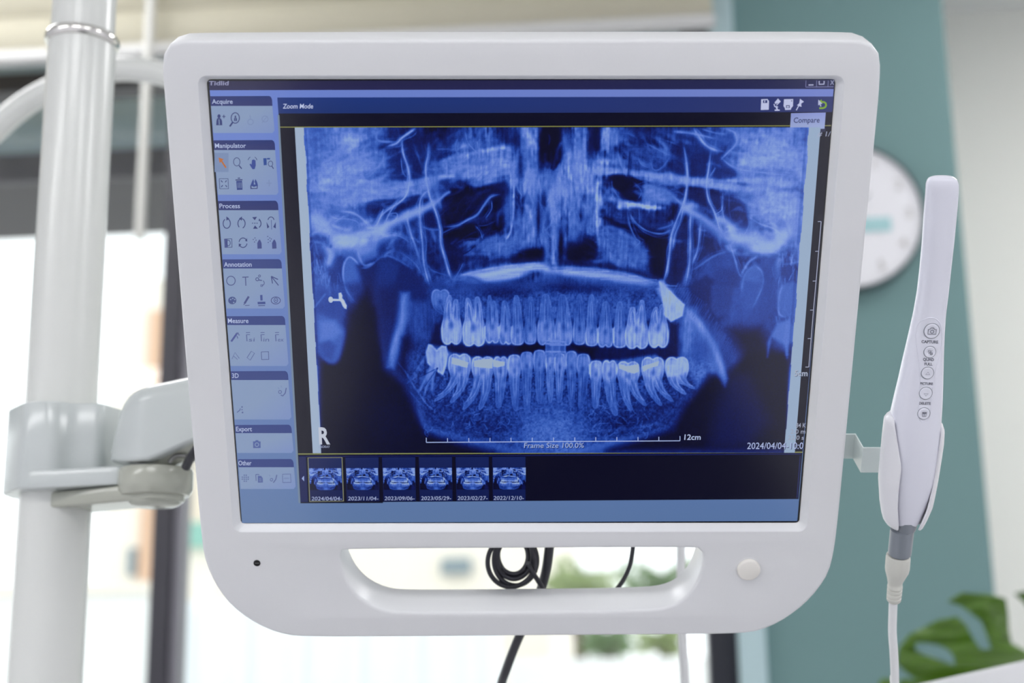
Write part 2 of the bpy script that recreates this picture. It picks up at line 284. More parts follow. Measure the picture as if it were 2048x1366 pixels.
    for fn, pts, w, v, al in [
        (A, [(990, 60), (940, 95), (890, 130), (850, 170), (790, 190)], 3.0, .86, .9),
        (A, [(890, 130), (900, 240), (935, 350), (945, 450), (920, 550), (860, 610), (810, 640), (740, 700), (700, 790)], 2.3, .86, .9),
        (A, [(885, 270), (895, 370), (925, 420)], 1.4, .6, .7),
        (A, [(1085, 170), (1080, 260), (1065, 340), (1070, 440), (1095, 560), (1140, 680), (1170, 800), (1175, 900), (1205, 1010), (1240, 1130), (1270, 1180)], 2.6, .84, .9),
        (A, [(1090, 340), (1110, 440), (1150, 560), (1180, 660)], 5, .58, .6),
        (A, [(1130, 270), (1140, 400), (1150, 540)], 5, .52, .6),
        (A, [(1100, 500), (1035, 560), (1020, 640), (1025, 760), (1040, 900), (1050, 1040), (1075, 1150), (1100, 1230)], 2.3, .80, .9),
        (A, [(940, 650), (930, 720), (955, 830), (990, 920), (1015, 1010)], 3.0, .78, .8),
        (A, [(1350, 80), (1370, 160), (1410, 210), (1450, 250), (1440, 300)], 1.6, .66, .8),
        (A, [(1440, 160), (1450, 240)], 1.6, .66, .7), (A, [(1300, 130), (1280, 200), (1310, 260)], 1.5, .6, .6),
        (A, [(1500, 240), (1500, 330), (1470, 400), (1400, 450)], 1.6, .62, .7),
        (A, [(1600, 290), (1560, 360), (1510, 420), (1480, 440)], 2.4, .66, .8),
        (A, [(1610, 540), (1540, 560), (1490, 620), (1440, 690), (1370, 730), (1290, 770), (1200, 780)], 2.6, .68, .85),
        (A, [(1545, 590), (1545, 650), (1500, 720)], 1.5, .6, .7), (A, [(1430, 770), (1465, 820), (1480, 870)], 1.6, .58, .7),
        (A, [(860, 590), (830, 630), (790, 700), (770, 750)], 1.8, .8, .8), (A, [(780, 690), (850, 680), (850, 720), (800, 750)], 1.6, .8, .7),
        (A, [(760, 640), (720, 740), (690, 780)], 1.8, .8, .7), (A, [(240, 590), (300, 560), (420, 600)], 2, .66, .5),
        (A, [(420, 660), (540, 680), (620, 740), (660, 790)], 3, .82, .8), (A, [(340, 620), (360, 690), (420, 720), (480, 700)], 2, .8, .7),
        (A, [(380, 750), (460, 720), (560, 740), (590, 800)], 2, .78, .6),
        (A, [(440, 250), (400, 300), (330, 340)], 3, .68, .5), (A, [(660, 170), (610, 220), (640, 300), (740, 310)], 3, .70, .5),
        (A, [(510, 150), (480, 220), (420, 290)], 2.5, .68, .5), (A, [(700, 90), (720, 150), (850, 160)], 3, .72, .6),
        (A, [(420, 400), (620, 420), (700, 360), (750, 290)], 3, .68, .5), (A, [(760, 250), (740, 320), (650, 380)], 2, .7, .6),
        (A, [(720, 870), (800, 840), (880, 850), (960, 900)], 2.2, .66, .6), (A, [(700, 900), (690, 990)], 2, .6, .5),
        (A, [(760, 980), (860, 960), (980, 1040), (1040, 1130)], 2.2, .56, .7), (A, [(1240, 1140), (1120, 1100), (1080, 1060)], 2, .5, .6),
        (A, [(1270, 1170), (1310, 1100), (1340, 1040)], 1.6, .55, .6), (A, [(1020, 770), (1100, 800), (1180, 800)], 2.2, .56, .6),
        (A, [(1180, 830), (1260, 790), (1340, 760)], 1.8, .5, .5), (A, [(1750, 400), (1730, 480), (1770, 560)], 1.5, .7, .6),
        # upper right
        (B, [(1010, 60), (1050, 120), (1100, 180), (1180, 220)], 3.6, .88, .9), (B, [(860, 80), (1000, 95), (1160, 130)], 2.6, .76, .8),
        (B, [(1230, 60), (1300, 90), (1310, 160), (1260, 220), (1200, 280)], 2.6, .78, .8), (B, [(1060, 60), (1160, 90), (1240, 100)], 2, .66, .6),
        (B, [(1130, 230), (1115, 350), (1100, 450), (1115, 560), (1160, 660), (1200, 780), (1240, 830)], 2.3, .86, .9),
        (B, [(1160, 340), (1130, 390)], 1.5, .7, .7), (B, [(1215, 500), (1215, 640), (1230, 720)], 1.6, .74, .7),
        (B, [(940, 180), (960, 300), (965, 420), (945, 560), (900, 680), (855, 800), (840, 920), (820, 1060), (790, 1150)], 2.6, .86, .9),
        (B, [(940, 600), (920, 700), (880, 800), (860, 920)], 2, .78, .8), (B, [(990, 640), (985, 760), (985, 900), (975, 1040), (950, 1180)], 2.2, .82, .9),
        (B, [(1060, 700), (1050, 820), (1035, 920), (1000, 1010)], 2.4, .78, .85), (B, [(1200, 260), (1270, 320), (1350, 350), (1500, 370), (1680, 390)], 3, .76, .7),
        (B, [(1260, 220), (1380, 250), (1400, 310)], 4, .72, .6), (B, [(670, 160), (780, 220), (850, 250)], 2, .6, .6),
        (B, [(700, 260), (730, 350), (790, 330), (840, 260)], 1.8, .6, .6), (B, [(620, 260), (640, 310), (700, 340)], 1.6, .62, .6),
        (B, [(480, 240), (500, 320), (540, 400)], 2, .68, .7), (B, [(560, 230), (550, 400)], 1.6, .2, .8),
        (B, [(590, 440), (640, 500), (620, 560)], 1.5, .5, .7), (B, [(650, 480), (700, 460), (760, 480)], 1.6, .62, .7),
        (B, [(540, 640), (560, 740), (600, 830), (630, 860), (590, 900)], 1.6, .58, .8),
        (B, [(560, 660), (600, 720), (680, 780), (780, 800), (860, 770)], 2.4, .64, .8), (B, [(625, 620), (630, 720)], 1.5, .5, .7),
        (B, [(750, 770), (850, 740), (860, 700)], 2, .6, .6), (B, [(430, 420), (440, 480), (490, 560)], 2, .55, .7),
        (B, [(1390, 640), (1400, 740), (1360, 820)], 2, .6, .5), (B, [(1480, 730), (1580, 770), (1640, 820)], 2.2, .82, .6),
        (B, [(1150, 670), (1200, 640), (1215, 600)], 1.6, .78, .7), (B, [(1260, 860), (1300, 980), (1330, 1080), (1350, 1110)], 2.2, .80, .7),
        (B, [(1250, 920), (1150, 960), (1060, 1020), (1000, 1060)], 3, .62, .6)]:
        pp = [fn(*p) for p in pts]; S(pp, w*.62, v*1.04, al); S(pp, w*1.9, v*.9, al*.38)
        for _ in range(3):
            o = rng.normal(size=2) * 3.2
            S([q + o + rng.normal(size=2) * 1.6 for q in pp], rng.uniform(.9, 1.6), v*.86, al*.38)
    # hard palate
    arc = [A(1240, 1165), A(1330, 1150), A(1480, 1135), A(1700, 1095), A(1900, 1070), B(0, 1065), B(200, 1078), B(420, 1100), B(600, 1130), B(720, 1165), B(790, 1200)]
    S(arc, 13, .62, .75); S(arc[1:6], 9, .95, .9, w2=5); S(arc[5:-1], 6, .84, .85, w2=7)
    S([A(1380, 1170), A(1500, 1165), A(1640, 1150), A(1800, 1115)], 7, .92, .8); S([A(1300, 1140), A(1480, 1095), A(1700, 1062), A(1960, 1040)], 3, .86, .8)
    S([B(0, 1040), B(300, 1050), B(560, 1090), B(740, 1150)], 3, .74, .7); S([B(420, 1125), B(560, 1140), B(700, 1160)], 6, .76, .6)
    S([A(1240, 1170), A(1220, 1190), A(1260, 1200), A(1280, 1150)], 4, .8, .7); S([B(770, 1130), B(800, 1180), B(860, 1230)], 6, .86, .8)
    S([B(40, 1000), B(300, 1020), B(560, 1060), B(740, 1120)], 5, .10, .6); S([A(1440, 1040), A(1700, 1020), A(1980, 1010)], 5, .16, .5)
    for k in range(60):
        x = rng.uniform(0, 1); y0_ = rng.uniform(-4, 16)
        q = arc[0]*(1-x)+arc[-1]*x; q = np.array((q[0], np.interp(q[0], [p[0] for p in arc], [p[1] for p in arc])+y0_-6))
        S([q, q+np.array((rng.uniform(14, 40), rng.uniform(-2, 2)))], 1.2, rng.uniform(.5, 1.0), .4)
    S([A(1300, 1150), A(1400, 1150), A(1470, 1190)], 2.5, .5, .6); S([A(1350, 1160), A(1420, 1165), A(1470, 1200), A(1400, 1230)], 8, .34, .7)
    # midline bright shafts
    for x, y, rx, ry, v in ((1100, 400, 8, 40, .78), (1120, 380, 14, 26, .72), (1062, 360, 12, 34, .66), (1150, 350, 12, 30, .66), (1015, 420, 10, 40, .64), (1180, 400, 8, 50, .60), (1092, 500, 7, 44, .66), (1118, 470, 6, 40, .60), (1040, 470, 14, 24, .62), (1150, 470, 16, 26, .58), (1050, 290, 10, 34, .62), (1130, 285, 8, 30, .5), (1160, 300, 12, 26, .62), (1225, 275, 16, 10, .62)):
        f.blob(G(x, y), rx, ry, v, .6)
    for x, y, rx, ry, v in ((1083, 300, 9, 44, .02), (1106, 300, 8, 40, .02), (1076, 440, 5, 40, .10), (1121, 490, 5, 34, .02), (1062, 505, 22, 12, .03), (1160, 500, 26, 16, .04), (1180, 290, 7, 34, .10), (1040, 330, 6, 30, .2)):
        f.blob(G(x, y), rx, ry, v, .9)
    # maxilla above the tooth roots
    f.poly([A(1080, 1180), A(1260, 1150), A(1480, 1210), A(2048, 1150), A(2048, 1316), A(1080, 1316)], .34, .8, 12)
    f.poly([B(0, 1150), B(400, 1170), B(760, 1180), B(900, 1270), B(0, 1270)], .34, .8, 12)
    f.poly([C(1330, 40), C(1600, 20), C(2048, 20), C(2048, 290), C(1200, 290)], .42, .8, 18)
    f.poly([D(0, 20), D(420, 20), D(740, 40), D(800, 290), D(0, 290)], .42, .8, 18)
    f.blob(C(1640, 90), 55, 16, .14, .8); f.blob(C(1960, 50), 26, 10, .24, .7); f.blob(D(100, 50), 26, 10, .14, .8)
    f.blob(D(600, 110), 34, 14, .28, .8); f.blob(D(280, 60), 40, 10, .18, .8)
    # ---- condyle, ramus, neck of the left side
    tl = [A(240, 920), A(700, 900), A(720, 990), A(620, 1070), A(560, 1090), A(540, 1317), A(240, 1317)]
    f.poly(tl, .50, .75, 12)
    f.poly([A(350, 1060), A(400, 1000), A(450, 980), A(480, 1010), A(455, 1150), A(500, 1290), A(520, 1340), A(380, 1340), A(350, 1200)], .30, .9, 5)
    f.poly(rnd([A(465, 1080), A(490, 1010), A(520, 1000), A(560, 1040), A(600, 1110), A(620, 1170), A(600, 1260), A(560, 1340), A(500, 1290)]), .50, .85, 5); S([A(560, 1340), A(490, 1250), A(462, 1140), A(470, 1050), A(510, 1000), A(570, 1050), A(620, 1150)], 2, .80, .75)
    f.poly([C(470, 30), C(620, 0), C(700, 300), C(560, 200)], .26, .8, 12)
    f.blob(A(290, 1015), 13, 17, .26, .95); f.blob(A(300, 1090), 18, 8, .42, .6)
    f.poly([A(560, 1060), A(700, 1010), A(820, 1000), A(960, 1080), A(1040, 1160), A(1060, 1317), A(640, 1317)], .21, .95, 8)
    f.poly([A(720, 1030), A(800, 1010), A(870, 1060), A(850, 1160), A(760, 1317), A(700, 1317), A(705, 1120)], .30, .8, 8)
    f.blob(A(860, 930), 40, 12, .26, .8, 20)
    S([A(590, 1080), A(650, 1070), A(740, 1000), A(820, 1000), A(980, 1090)], 2.2, .50, .8)
    # zygomatic and temporal bright bone, left
    for pts, w, v, al in [([(240, 730), (330, 790), (440, 850), (560, 860), (700, 820), (790, 790)], 19, .90, .85),
                          ([(600, 790), (700, 800), (800, 760), (900, 710), (1010, 665), (1100, 620), (1170, 570)], 8, .82, .85), ([(1080, 625), (1150, 590), (1210, 540), (1250, 520)], 3, .7, .8),
                          ([(380, 900), (520, 890), (700, 870)], 12, .93, .85), ([(250, 720), (290, 760)], 12, .8, .8),
                          ([(900, 700), (960, 680), (1010, 650)], 9, .78, .7), ([(570, 920), (580, 1000), (620, 1060), (690, 1040)], 3, .72, .8),
                          ([(560, 900), (600, 960), (680, 930)], 8, .72, .7), ([(340, 900), (370, 980), (350, 1060)], 8, .84, .8)]:
        S([A(*p) for p in pts], w, v, al)
    for X, Y, r in [(255, 860, 4), (262, 890, 4), (250, 915, 5), (330, 870, 4), (345, 905, 5), (370, 920, 3), (275, 850, 3), (315, 860, 3)]:
        f.blob(A(X, Y), r, r * 1.3, .36, .85)
    f.blob(A(380, 670), 16, 10, .46, .8); f.blob(A(520, 780), 32, 12, .56, .9, -10); f.blob(A(660, 880), 8, 14, .50, .6)
    # same bones, right
    for pts, w, v, al in [([(1740, 740), (1660, 800), (1560, 880), (1440, 850), (1320, 830), (1240, 800)], 18, .90, .85),
                          ([(1240, 830), (1180, 780), (1080, 700), (1000, 650), (930, 600)], 8, .80, .85), ([(980, 640), (900, 570), (860, 535)], 3, .7, .8),
                          ([(1400, 900), (1560, 900), (1640, 860)], 10, .9, .85), ([(1180, 690), (1240, 720), (1300, 790)], 8, .86, .8),
                          ([(1460, 960), (1400, 1000), (1340, 1100)], 3, .78, .7), ([(1620, 960), (1600, 1060), (1620, 1270)], 6, .74, .8),
                          ([(1700, 700), (1740, 860), (1750, 1000)], 6, .66, .7), ([(960, 620), (990, 600)], 7, .8, .8),
                          ([(1050, 720), (1200, 820)], 9, .5, .6)]:
        S([B(*p) for p in pts], w, v, al)
    for X, Y, r in [(1640, 900, 4), (1700, 890, 4), (1650, 940, 4), (1715, 940, 5), (1690, 980, 4), (1740, 990, 4)]:
        f.blob(B(X, Y), r, r * 1.3, .5, .8)
    f.poly([B(1260, 880), B(1330, 1110), B(1420, 1010), B(1560, 960), B(1620, 1100), B(1740, 1000), B(1750, 1300), B(1080, 1300), B(1000, 1080), B(1230, 930)], .42, .6, 12)
    f.poly(rnd([B(1340, 1130), B(1380, 1060), B(1440, 1020), B(1490, 1070), B(1500, 1150), B(1470, 1230), B(1430, 1310), B(1380, 1330), B(1345, 1220)]), .52, .8, 6); S([B(1440, 1020), B(1490, 1070), B(1500, 1150), B(1470, 1230), B(1420, 1330)], 2, .76, .7); S([B(1440, 1020), B(1370, 1090), B(1345, 1220)], 2, .62, .6)
    f.poly(rnd([B(1130, 1120), B(1200, 1050), B(1290, 1060), B(1340, 1120), B(1270, 1200), B(1260, 1320), B(1140, 1320)]), .30, .8, 8)
    f.poly([B(980, 1170), B(1100, 1090), B(1150, 1130), B(1130, 1300), B(990, 1300)], .22, .85, 6)
    f.blob(B(1675, 1045), 13, 15, .34, .95); f.blob(B(1540, 1130), 16, 30, .36, .7)
    for c, n_, in ((A(480, 820), 60), (B(1480, 850), 60)):
        for _ in range(n_):
            p = c + np.array((rng.normal()*70, rng.normal()*20)); a = rng.normal()*.6 + (.35 if c[0] < W/2 else -.35); d = np.array((math.cos(a), -math.sin(a)))*rng.uniform(5, 22)
            S([p-d, p+rng.normal(size=2)*3, p+d], rng.uniform(2, 4.5), rng.choice([.58, .66, 1.0, 1.02]), rng.uniform(.12, .32))
    for c, n_, in ((A(300, 1120), 60), (B(1680, 1080), 70), (C(350, 150), 40), (D(1680, 160), 40)):
        for _ in range(n_):
            p = c + np.array((rng.normal()*16, rng.normal()*34)); d = np.array((rng.normal()*2, rng.uniform(4, 14)))
            S([p-d, p+d], rng.uniform(.8, 2.0), rng.choice([.3, .66, .8]), rng.uniform(.2, .45))
    # ---- lower field
    f.poly([C(240, 30), C(480, 30), C(480, 330), C(420, 640), C(300, 640), C(270, 260)], .42, .6, 10)
    f.poly([C(290, 560), C(440, 560), C(620, 150), C(700, 200), C(760, 640), C(900, 760), C(1010, 1000), C(1060, 1110), C(1300, 1190), C(1700, 1290), C(280, 1290)], .03, .97, 14)
    f.blob(C(800, 1000), 60, 70, .10, .6); f.blob(C(1050, 800), 20, 10, .06, .4)
    f.poly([C(500, 240), C(640, 60), C(720, 260), C(720, 540), C(560, 640), C(420, 620)], .05, .9, 16)
    f.poly(rnd([C(270, 250), C(360, 270), C(450, 330), C(475, 400), C(430, 580), C(370, 610), C(310, 570), C(285, 500)]), .48, .95, 8)
    f.poly([C(290, 300), C(400, 290), C(450, 380), C(390, 430), C(290, 440)], .66, .6, 8)
    f.poly([C(290, 470), C(360, 440), C(410, 480), C(380, 580), C(320, 560)], .32, .6, 6)
    S([C(265, 540), C(275, 900), C(290, 1260)], 4, .62, .8)
    f.poly([C(250, 60), C(470, 80), C(470, 260), C(380, 270), C(270, 240)], .36, .7, 8)
    S([C(250, 200), C(330, 100)], 2, .7, .4); S([C(360, 0), C(365, 110)], 3, .6, .6)
    f.poly([C(720, 60), C(900, 20), C(1080, 40), C(1090, 200), C(1090, 460), C(960, 640), C(930, 760), C(780, 620), C(720, 380)], .22, .9, 12)
    f.poly([C(880, 90), C(940, 90), C(950, 250), C(900, 400), C(860, 560), C(830, 640), C(790, 630), C(810, 480), C(850, 320)], .62, .9, 9)
    S([C(900, 110), C(890, 280), C(840, 440), C(800, 600)], 4, .72, .6)
    f.poly([C(950, 160), C(1080, 160), C(1080, 440), C(1000, 440), C(950, 400)], .42, .8, 16)
    f.poly([C(890, 420), C(950, 400), C(960, 480), C(930, 560), C(920, 700), C(870, 640)], .10, .8, 10)
    f.blob(C(780, 180), 24, 40, .18, .7)
    # jaw body
    jaw = [C(930, 540), C(1060, 440), C(1100, 600), C(1250, 620), C(1900, 620), C(2048, 640), D(400, 620), D(640, 600), D(940, 540), D(1090, 540), D(1150, 620), D(1060, 730), D(980, 820), D(890, 960),
           D(860, 1040), D(640, 1100), D(380, 1150), D(150, 1210), D(0, 1230), C(1800, 1260), C(1500, 1190), C(1250, 1140), C(1080, 1080), C(1030, 960), C(1010, 850), C(930, 730)]
    f.poly(jaw, .30, .97, 8)
    S([C(1010, 840), C(1035, 1000), C(1080, 1070), C(1260, 1130), C(1500, 1185), C(1800, 1260)], 6, .44, .7)
    S([D(860, 1010), D(700, 1080), D(480, 1130), D(250, 1190), D(0, 1225)], 7, .48, .8)
    S([C(900, 640), C(1000, 800), C(1100, 930), C(1250, 1010)], 1.8, .55, .8); S([C(830, 560), C(940, 700), C(1020, 830)], 1.6, .36, .7)
    S([C(940, 800), C(1030, 900), C(1150, 980)], 1.5, .45, .6); S([D(1120, 640), D(1040, 780), D(950, 880)], 1.6, .4, .6)
    f.blob(C(1960, 1100), 70, 60, .55, .8); f.blob(D(60, 1130), 60, 40, .52, .8); f.blob(C(1500, 1060), 60, 22, .20, .7)
    f.blob(D(560, 1000), 70, 26, .19, .8); f.blob(D(760, 900), 40, 20, .22, .7); f.blob(C(1150, 950), 30, 24, .22, .6)
    S([D(350, 1060), D(600, 1040), D(800, 990)], 4, .40, .6)
    # right ramus and coronoid
    f.poly([D(1120, 680), D(1260, 640), D(1400, 500), D(1690, 500), D(1690, 1200), D(400, 1200), D(860, 1050), D(950, 880)], .04, .97, 14)
    f.poly([D(1250, 660), D(1420, 640), D(1560, 1000), D(1400, 1180), D(1120, 1180), D(1160, 900)], .17, .75, 26)
    f.poly([D(960, 200), D(1060, 300), D(1180, 450), D(1250, 690), D(1230, 745), D(1170, 650), D(1110, 640), D(1030, 760), D(960, 560), D(920, 400), D(930, 280)], .54, .95, 8)
    S([D(950, 190), D(1040, 290), D(1110, 400), D(1180, 540), D(1238, 710)], 9, .74, .8, w2=5); S([D(960, 230), D(980, 400), D(940, 520)], 7, .66, .6); f.blob(D(1060, 500), 24, 34, .34, .7, 20)
    f.poly([D(1000, 20), D(1130, 40), D(1270, 40), D(1240, 260), D(1180, 340), D(1060, 240)], .22, .7, 12)
    f.poly([D(1130, 30), D(1270, 30), D(1250, 240), D(1180, 260), D(1130, 200)], .36, .7, 6)
    f.poly([D(1370, 0), D(1490, 20), D(1450, 150), D(1380, 260), D(1330, 200)], .40, .8, 6)
    f.poly([D(1500, 30), D(1610, 30), D(1600, 200), D(1520, 260), D(1490, 400), D(1470, 280)], .36, .8, 8)
    f.poly(rnd([D(1610, 60), D(1740, 20), D(1750, 230), D(1690, 260), D(1620, 240)]), .52, .8, 6); S([D(1640, 20), D(1612, 120), D(1612, 230), D(1660, 262)], 2, .7, .7)
    f.poly([D(1250, 340), D(1480, 330), D(1660, 620), D(1690, 960), D(1560, 900), D(1400, 620)], .06, .9, 22)
    f.poly([D(1530, 440), D(1600, 300), D(1690, 270), D(1725, 330), D(1720, 430), D(1660, 460), D(1560, 400), D(1530, 540)], .58, .9, 6)
    S([D(1670, 280), D(1665, 420), D(1670, 560)], 4, .60, .8); S([D(1700, 560), D(1685, 800), D(1680, 1200)], 4, .56, .8)
    S([D(1710, 430), D(1715, 620), D(1700, 800)], 3, .5, .6)
    for k in range(26):   # hair-like strokes beside the right ramus
        t = k / 25; x = 1040 + 220 * t; y = 240 + 330 * t
        S([D(x, y), D(x + 36 + 20 * rng.random(), y - 60 - 40 * rng.random())], 1.2, .42, .45)
    for k in range(14):
        S([D(860 + 12*k, 90 + 14*k), D(900 + 14*k, 20 + 10*k)], 1.2, .5, .4)
    for k in range(18):
        t = k / 17; S([C(1080 - 150*t, 520 + 230*t), C(1120 - 120*t, 470 + 230*t)], 1.2, .5, .4)
    # trabecular noise in the jaws
    xi, yi = np.meshgrid(np.arange(W), np.arange(H))
    tex = vnoise(rng, W, H, 3.0, 3.4) + .8 * vnoise(rng, W, H, 5.5, 6.5)
    jm = Field(W, H, 0); jm.poly(jaw, 1, 1, 14); jm.poly([C(1090, 100), C(2048, 60), C(2048, 260), C(1180, 300)], 1, 1, 20); jm.poly([D(0, 60), D(800, 60), D(860, 260), D(0, 260)], 1, 1, 20)
    f.a += .065 * tex * jm.a
    # veins of brighter trabeculae below the roots
    for k in range(150):
        if k % 2: c = C(rng.uniform(1050, 2048), rng.uniform(860, 1150))
        else: c = D(rng.uniform(0, 700), rng.uniform(860, 1080))
        a = rng.uniform(0, 6.28); p = [c]; 
        for j in range(3):
            a += rng.uniform(-1, 1); p.append(p[-1] + np.array((math.cos(a), math.sin(a))) * rng.uniform(4, 9))
        S(p, 1.1, .62, .42)
    # mouth opening between the arches
    f.poly([C(1130, 330), C(1190, 290), C(1180, 420), C(1330, 470), C(1940, 460), C(2048, 460), D(110, 440), D(530, 460), D(830, 430), D(840, 290), D(900, 310), D(900, 540), D(810, 570), D(740, 520),
            D(470, 560), D(300, 560), D(190, 510), C(1940, 500), C(1760, 560), C(1400, 560), C(1250, 520), C(1180, 480), C(1090, 460)], .13, .98, 6)
    f.poly([C(1700, 440), C(1940, 440), C(1940, 520), C(1760, 550)], .03, .9, 8); f.poly([D(110, 440), D(330, 470), D(300, 560), D(190, 500)], .04, .9, 8)

    # ---- teeth
    def tooth(fn, x0, x1, ye, yn, tips, v=.70, filled=None):
        """ye biting edge, yn neck, tips = [(x, y, width)] of the roots, in crop units"""
        w = x1 - x0; m = (x0 + x1) / 2; s = 1 if yn > ye else -1; h = abs(yn - ye); q = 3.55
        tips = sorted(tips[:2]); tm = sum(t[0] for t in tips) / len(tips)
        ny = yn + s*h*.10
        L = [(m-w*.40, ny), (m-w*.49, yn-s*h*.35), (m-w*.46, yn-s*h*.80), (m-w*.33, ye+s*h*.02)]
        L += [(m-w*.16, ye), (m, ye+s*h*.09), (m+w*.16, ye)] if w > 90 else ([(m, ye-s*h*.03)])
        L += [(m+w*.33, ye+s*h*.02), (m+w*.46, yn-s*h*.80), (m+w*.49, yn-s*h*.35), (m+w*.40, ny)]
        def side(tx, ty, rw, sg, nx):                # neck to tip along one side of a root
            dx = tx - nx
            return [(nx + sg*0 + dx*t*t*.9 + dx*t*.1 + sg*rw*.5*(1-t*t*.62), ny + (ty-ny)*t) for t in (.3, .62, .93)]
        R = []
        if len(tips) == 1:
            tx, ty, rw = tips[0]; W2 = w*.74
            R += side(tx, ty, W2*.95, 1, m) + [(tx, ty)] + side(tx, ty, W2*.95, -1, m)[::-1]
        else:
            (ax, ay, aw), (bx, by, bw) = tips
            na, nb = m - w*.20, m + w*.20; fy = ny + s*h*.35
            R += side(bx, by, w*.36, 1, nb) + [(bx, by)] + side(bx, by, w*.36, -1, nb)[::-1][:2]
            R += [(m + (tm-m)*.12, fy)]
            R += side(ax, ay, w*.36, 1, na)[1:] + [(ax, ay)] + side(ax, ay, w*.36, -1, na)[::-1]
        P = L + R; n = len(P); Q = []
        for i in range(n):                            # closed spline
            a, b, c, d = (np.array(P[(i+k) % n], float) for k in (-1, 0, 1, 2))
            for t in (0, .25, .5, .75):
                Q.append(.5*((2*b)+(-a+c)*t+(2*a-5*b+4*c-d)*t*t+(-a+3*b-3*c+d)*t**3))
        Q = [fn(*p) for p in Q]
        C8 = [fn(*p) for p in [(m-w*.46, ny)] + L[1:-1] + [(m+w*.46, ny)]]
        f.poly(C8, .07, .75, 7)                       # dark gap around the crown
        f.poly(Q, .16, .45, 7)                        # dark ligament
        f.poly(Q, v*.84, .72, 4.2, rim=None); S(Q + [Q[0]], 1.2, v*1.0, .38, smooth=False)
        f.poly([fn(*p) for p in [(m-w*.36, yn-s*h*.05), (m, yn+s*h*.22), (m+w*.36, yn-s*h*.05)] + L[1:-1][::-1]], min(1, v*1.13), .7, 8)
        e = [fn(*p) for p in L[:-1]]
        S(e + [fn(*L[-1])], 1.7, min(1.08, v*1.34), .75)
        f.blob(fn(m, yn - s*h*.22), w*.15/q, h*.20/q, v*.55, .8)
        for tx, ty, rw in tips:
            nx = m + (tx-m)*.25 if len(tips) == 1 else (m - w*.18 if tx == tips[0][0] else m + w*.18)
            S([fn(nx*.6+m*.4, yn - s*h*.1), fn(nx+(tx-nx)*.35, ny+(ty-ny)*.5), fn(tx, ty - (ty-ny)*.08)], 1.7, v*.55, .75, w2=.8)
            for k in (-1, 1):
                S([fn(nx+k*w*.10, yn), fn(nx+(tx-nx)*.35+k*w*.08, ny+(ty-ny)*.5), fn(tx, ty-(ty-ny)*.15)], 1.1, v*1.05, .5, w2=.8)
        if filled:
            f.poly([fn(*p) for p in filled], 1.14, .98, 1.8)
    # upper arch, left half
    tooth(C, 1110, 1235, 70, 180, [(1215, 250, 40)], .56)
    tooth(C, 1182, 1326, 462, 290, [(1240, 110, 60), (1285, 140, 40)], .84)
    tooth(C, 1336, 1497, 474, 300, [(1370, 130, 40), (1440, 120, 50)], .84)
    tooth(C, 1500, 1603, 452, 310, [(1530, 110, 30), (1560, 150, 30)], .70)
    tooth(C, 1604, 1697, 462, 320, [(1640, 150, 30)], .66)
    tooth(C, 1690, 1780, 464, 340, [(1725, 110, 34)], .68)
    tooth(C, 1786, 1870, 458, 320, [(1830, 120, 34)], .58)
    tooth(C, 1882, 2006, 466, 300, [(1940, 100, 46)], .64)
    tooth(D, 34, 152, 452, 290, [(85, 100, 46)], .64); tooth(D, 163, 246, 445, 300, [(205, 100, 34)], .58)
    tooth(D, 250, 332, 455, 330, [(290, 100, 34)], .66); tooth(D, 336, 440, 466, 330, [(390, 150, 34)], .64)
    tooth(D, 444, 534, 466, 330, [(490, 150, 34)], .66); tooth(D, 530, 690, 476, 310, [(580, 190, 40), (645, 140, 44)], .84)
    tooth(D, 694, 830, 468, 300, [(745, 190, 46), (785, 170, 30)], .84)
    f.poly([D(770, 10), D(860, 90), D(945, 170), D(930, 250), D(850, 290), D(800, 240), D(790, 140)], .92, .96, 4, rim=1)
    f.poly([D(800, 10), D(830, 60), D(790, 140), D(750, 60)], .8, .8, 6)
    for X in (330, 440): f.poly([D(X-5, 340), D(X+12, 330), D(X+14, 440), D(X, 440)], .88, .8, 2)
    for X in (1495, 1598, 1692): f.poly([C(X-8, 340), C(X+8, 330), C(X+8, 420), C(X-4, 430)], .9, .7, 2)
    # lower arch
    f.poly([C(1066, 520), C(1085, 465), C(1110, 470), C(1145, 505), C(1180, 475), C(1215, 480), C(1230, 540), C(1215, 620), C(1190, 690), C(1110, 640), C(1075, 600)], .72, .97, 3, rim=.9)
    for tx, ty in [(1010, 830), (1050, 850), (1110, 820)]:
        S([C(1120, 620), C((1120+tx)/2, (620+ty)/2-10), C(tx, ty)], 5, .60, .85, w2=2); 
    for tx, ty in [(1030, 700), (1060, 770), (1130, 740)]: S([C(1150, 640), C(tx, ty)], 1.3, .2, .6)
    tooth(C, 1232, 1392, 540, 680, [(1130, 880, 34), (1250, 890, 40)], .66, [(1256, 562), (1300, 575), (1376, 600), (1366, 636), (1300, 618), (1256, 606)])
    tooth(C, 1402, 1560, 560, 690, [(1340, 940, 34), (1460, 940, 36)], .66, [(1418, 588), (1480, 576), (1552, 574), (1552, 640), (1470, 634), (1418, 626)])
    tooth(C, 1562, 1660, 560, 690, [(1595, 930, 32)], .60, [(1556, 580), (1600, 590), (1640, 596), (1638, 620), (1590, 632), (1558, 626)])
    f.poly([C(1655, 572), C(1668, 575), C(1670, 640), C(1658, 650)], .95, .9, 2)
    tooth(C, 1668, 1756, 550, 690, [(1722, 950, 30)], .62); tooth(C, 1760, 1846, 528, 650, [(1805, 970, 30)], .54)
    tooth(C, 1854, 1936, 515, 640, [(1895, 900, 28)], .54); tooth(C, 1944, 2010, 520, 640, [(1975, 880, 24)], .58)
    tooth(D, -30, 26, 520, 640, [(0, 860, 24)], .56); tooth(D, 30, 102, 520, 640, [(62, 860, 26)], .58)
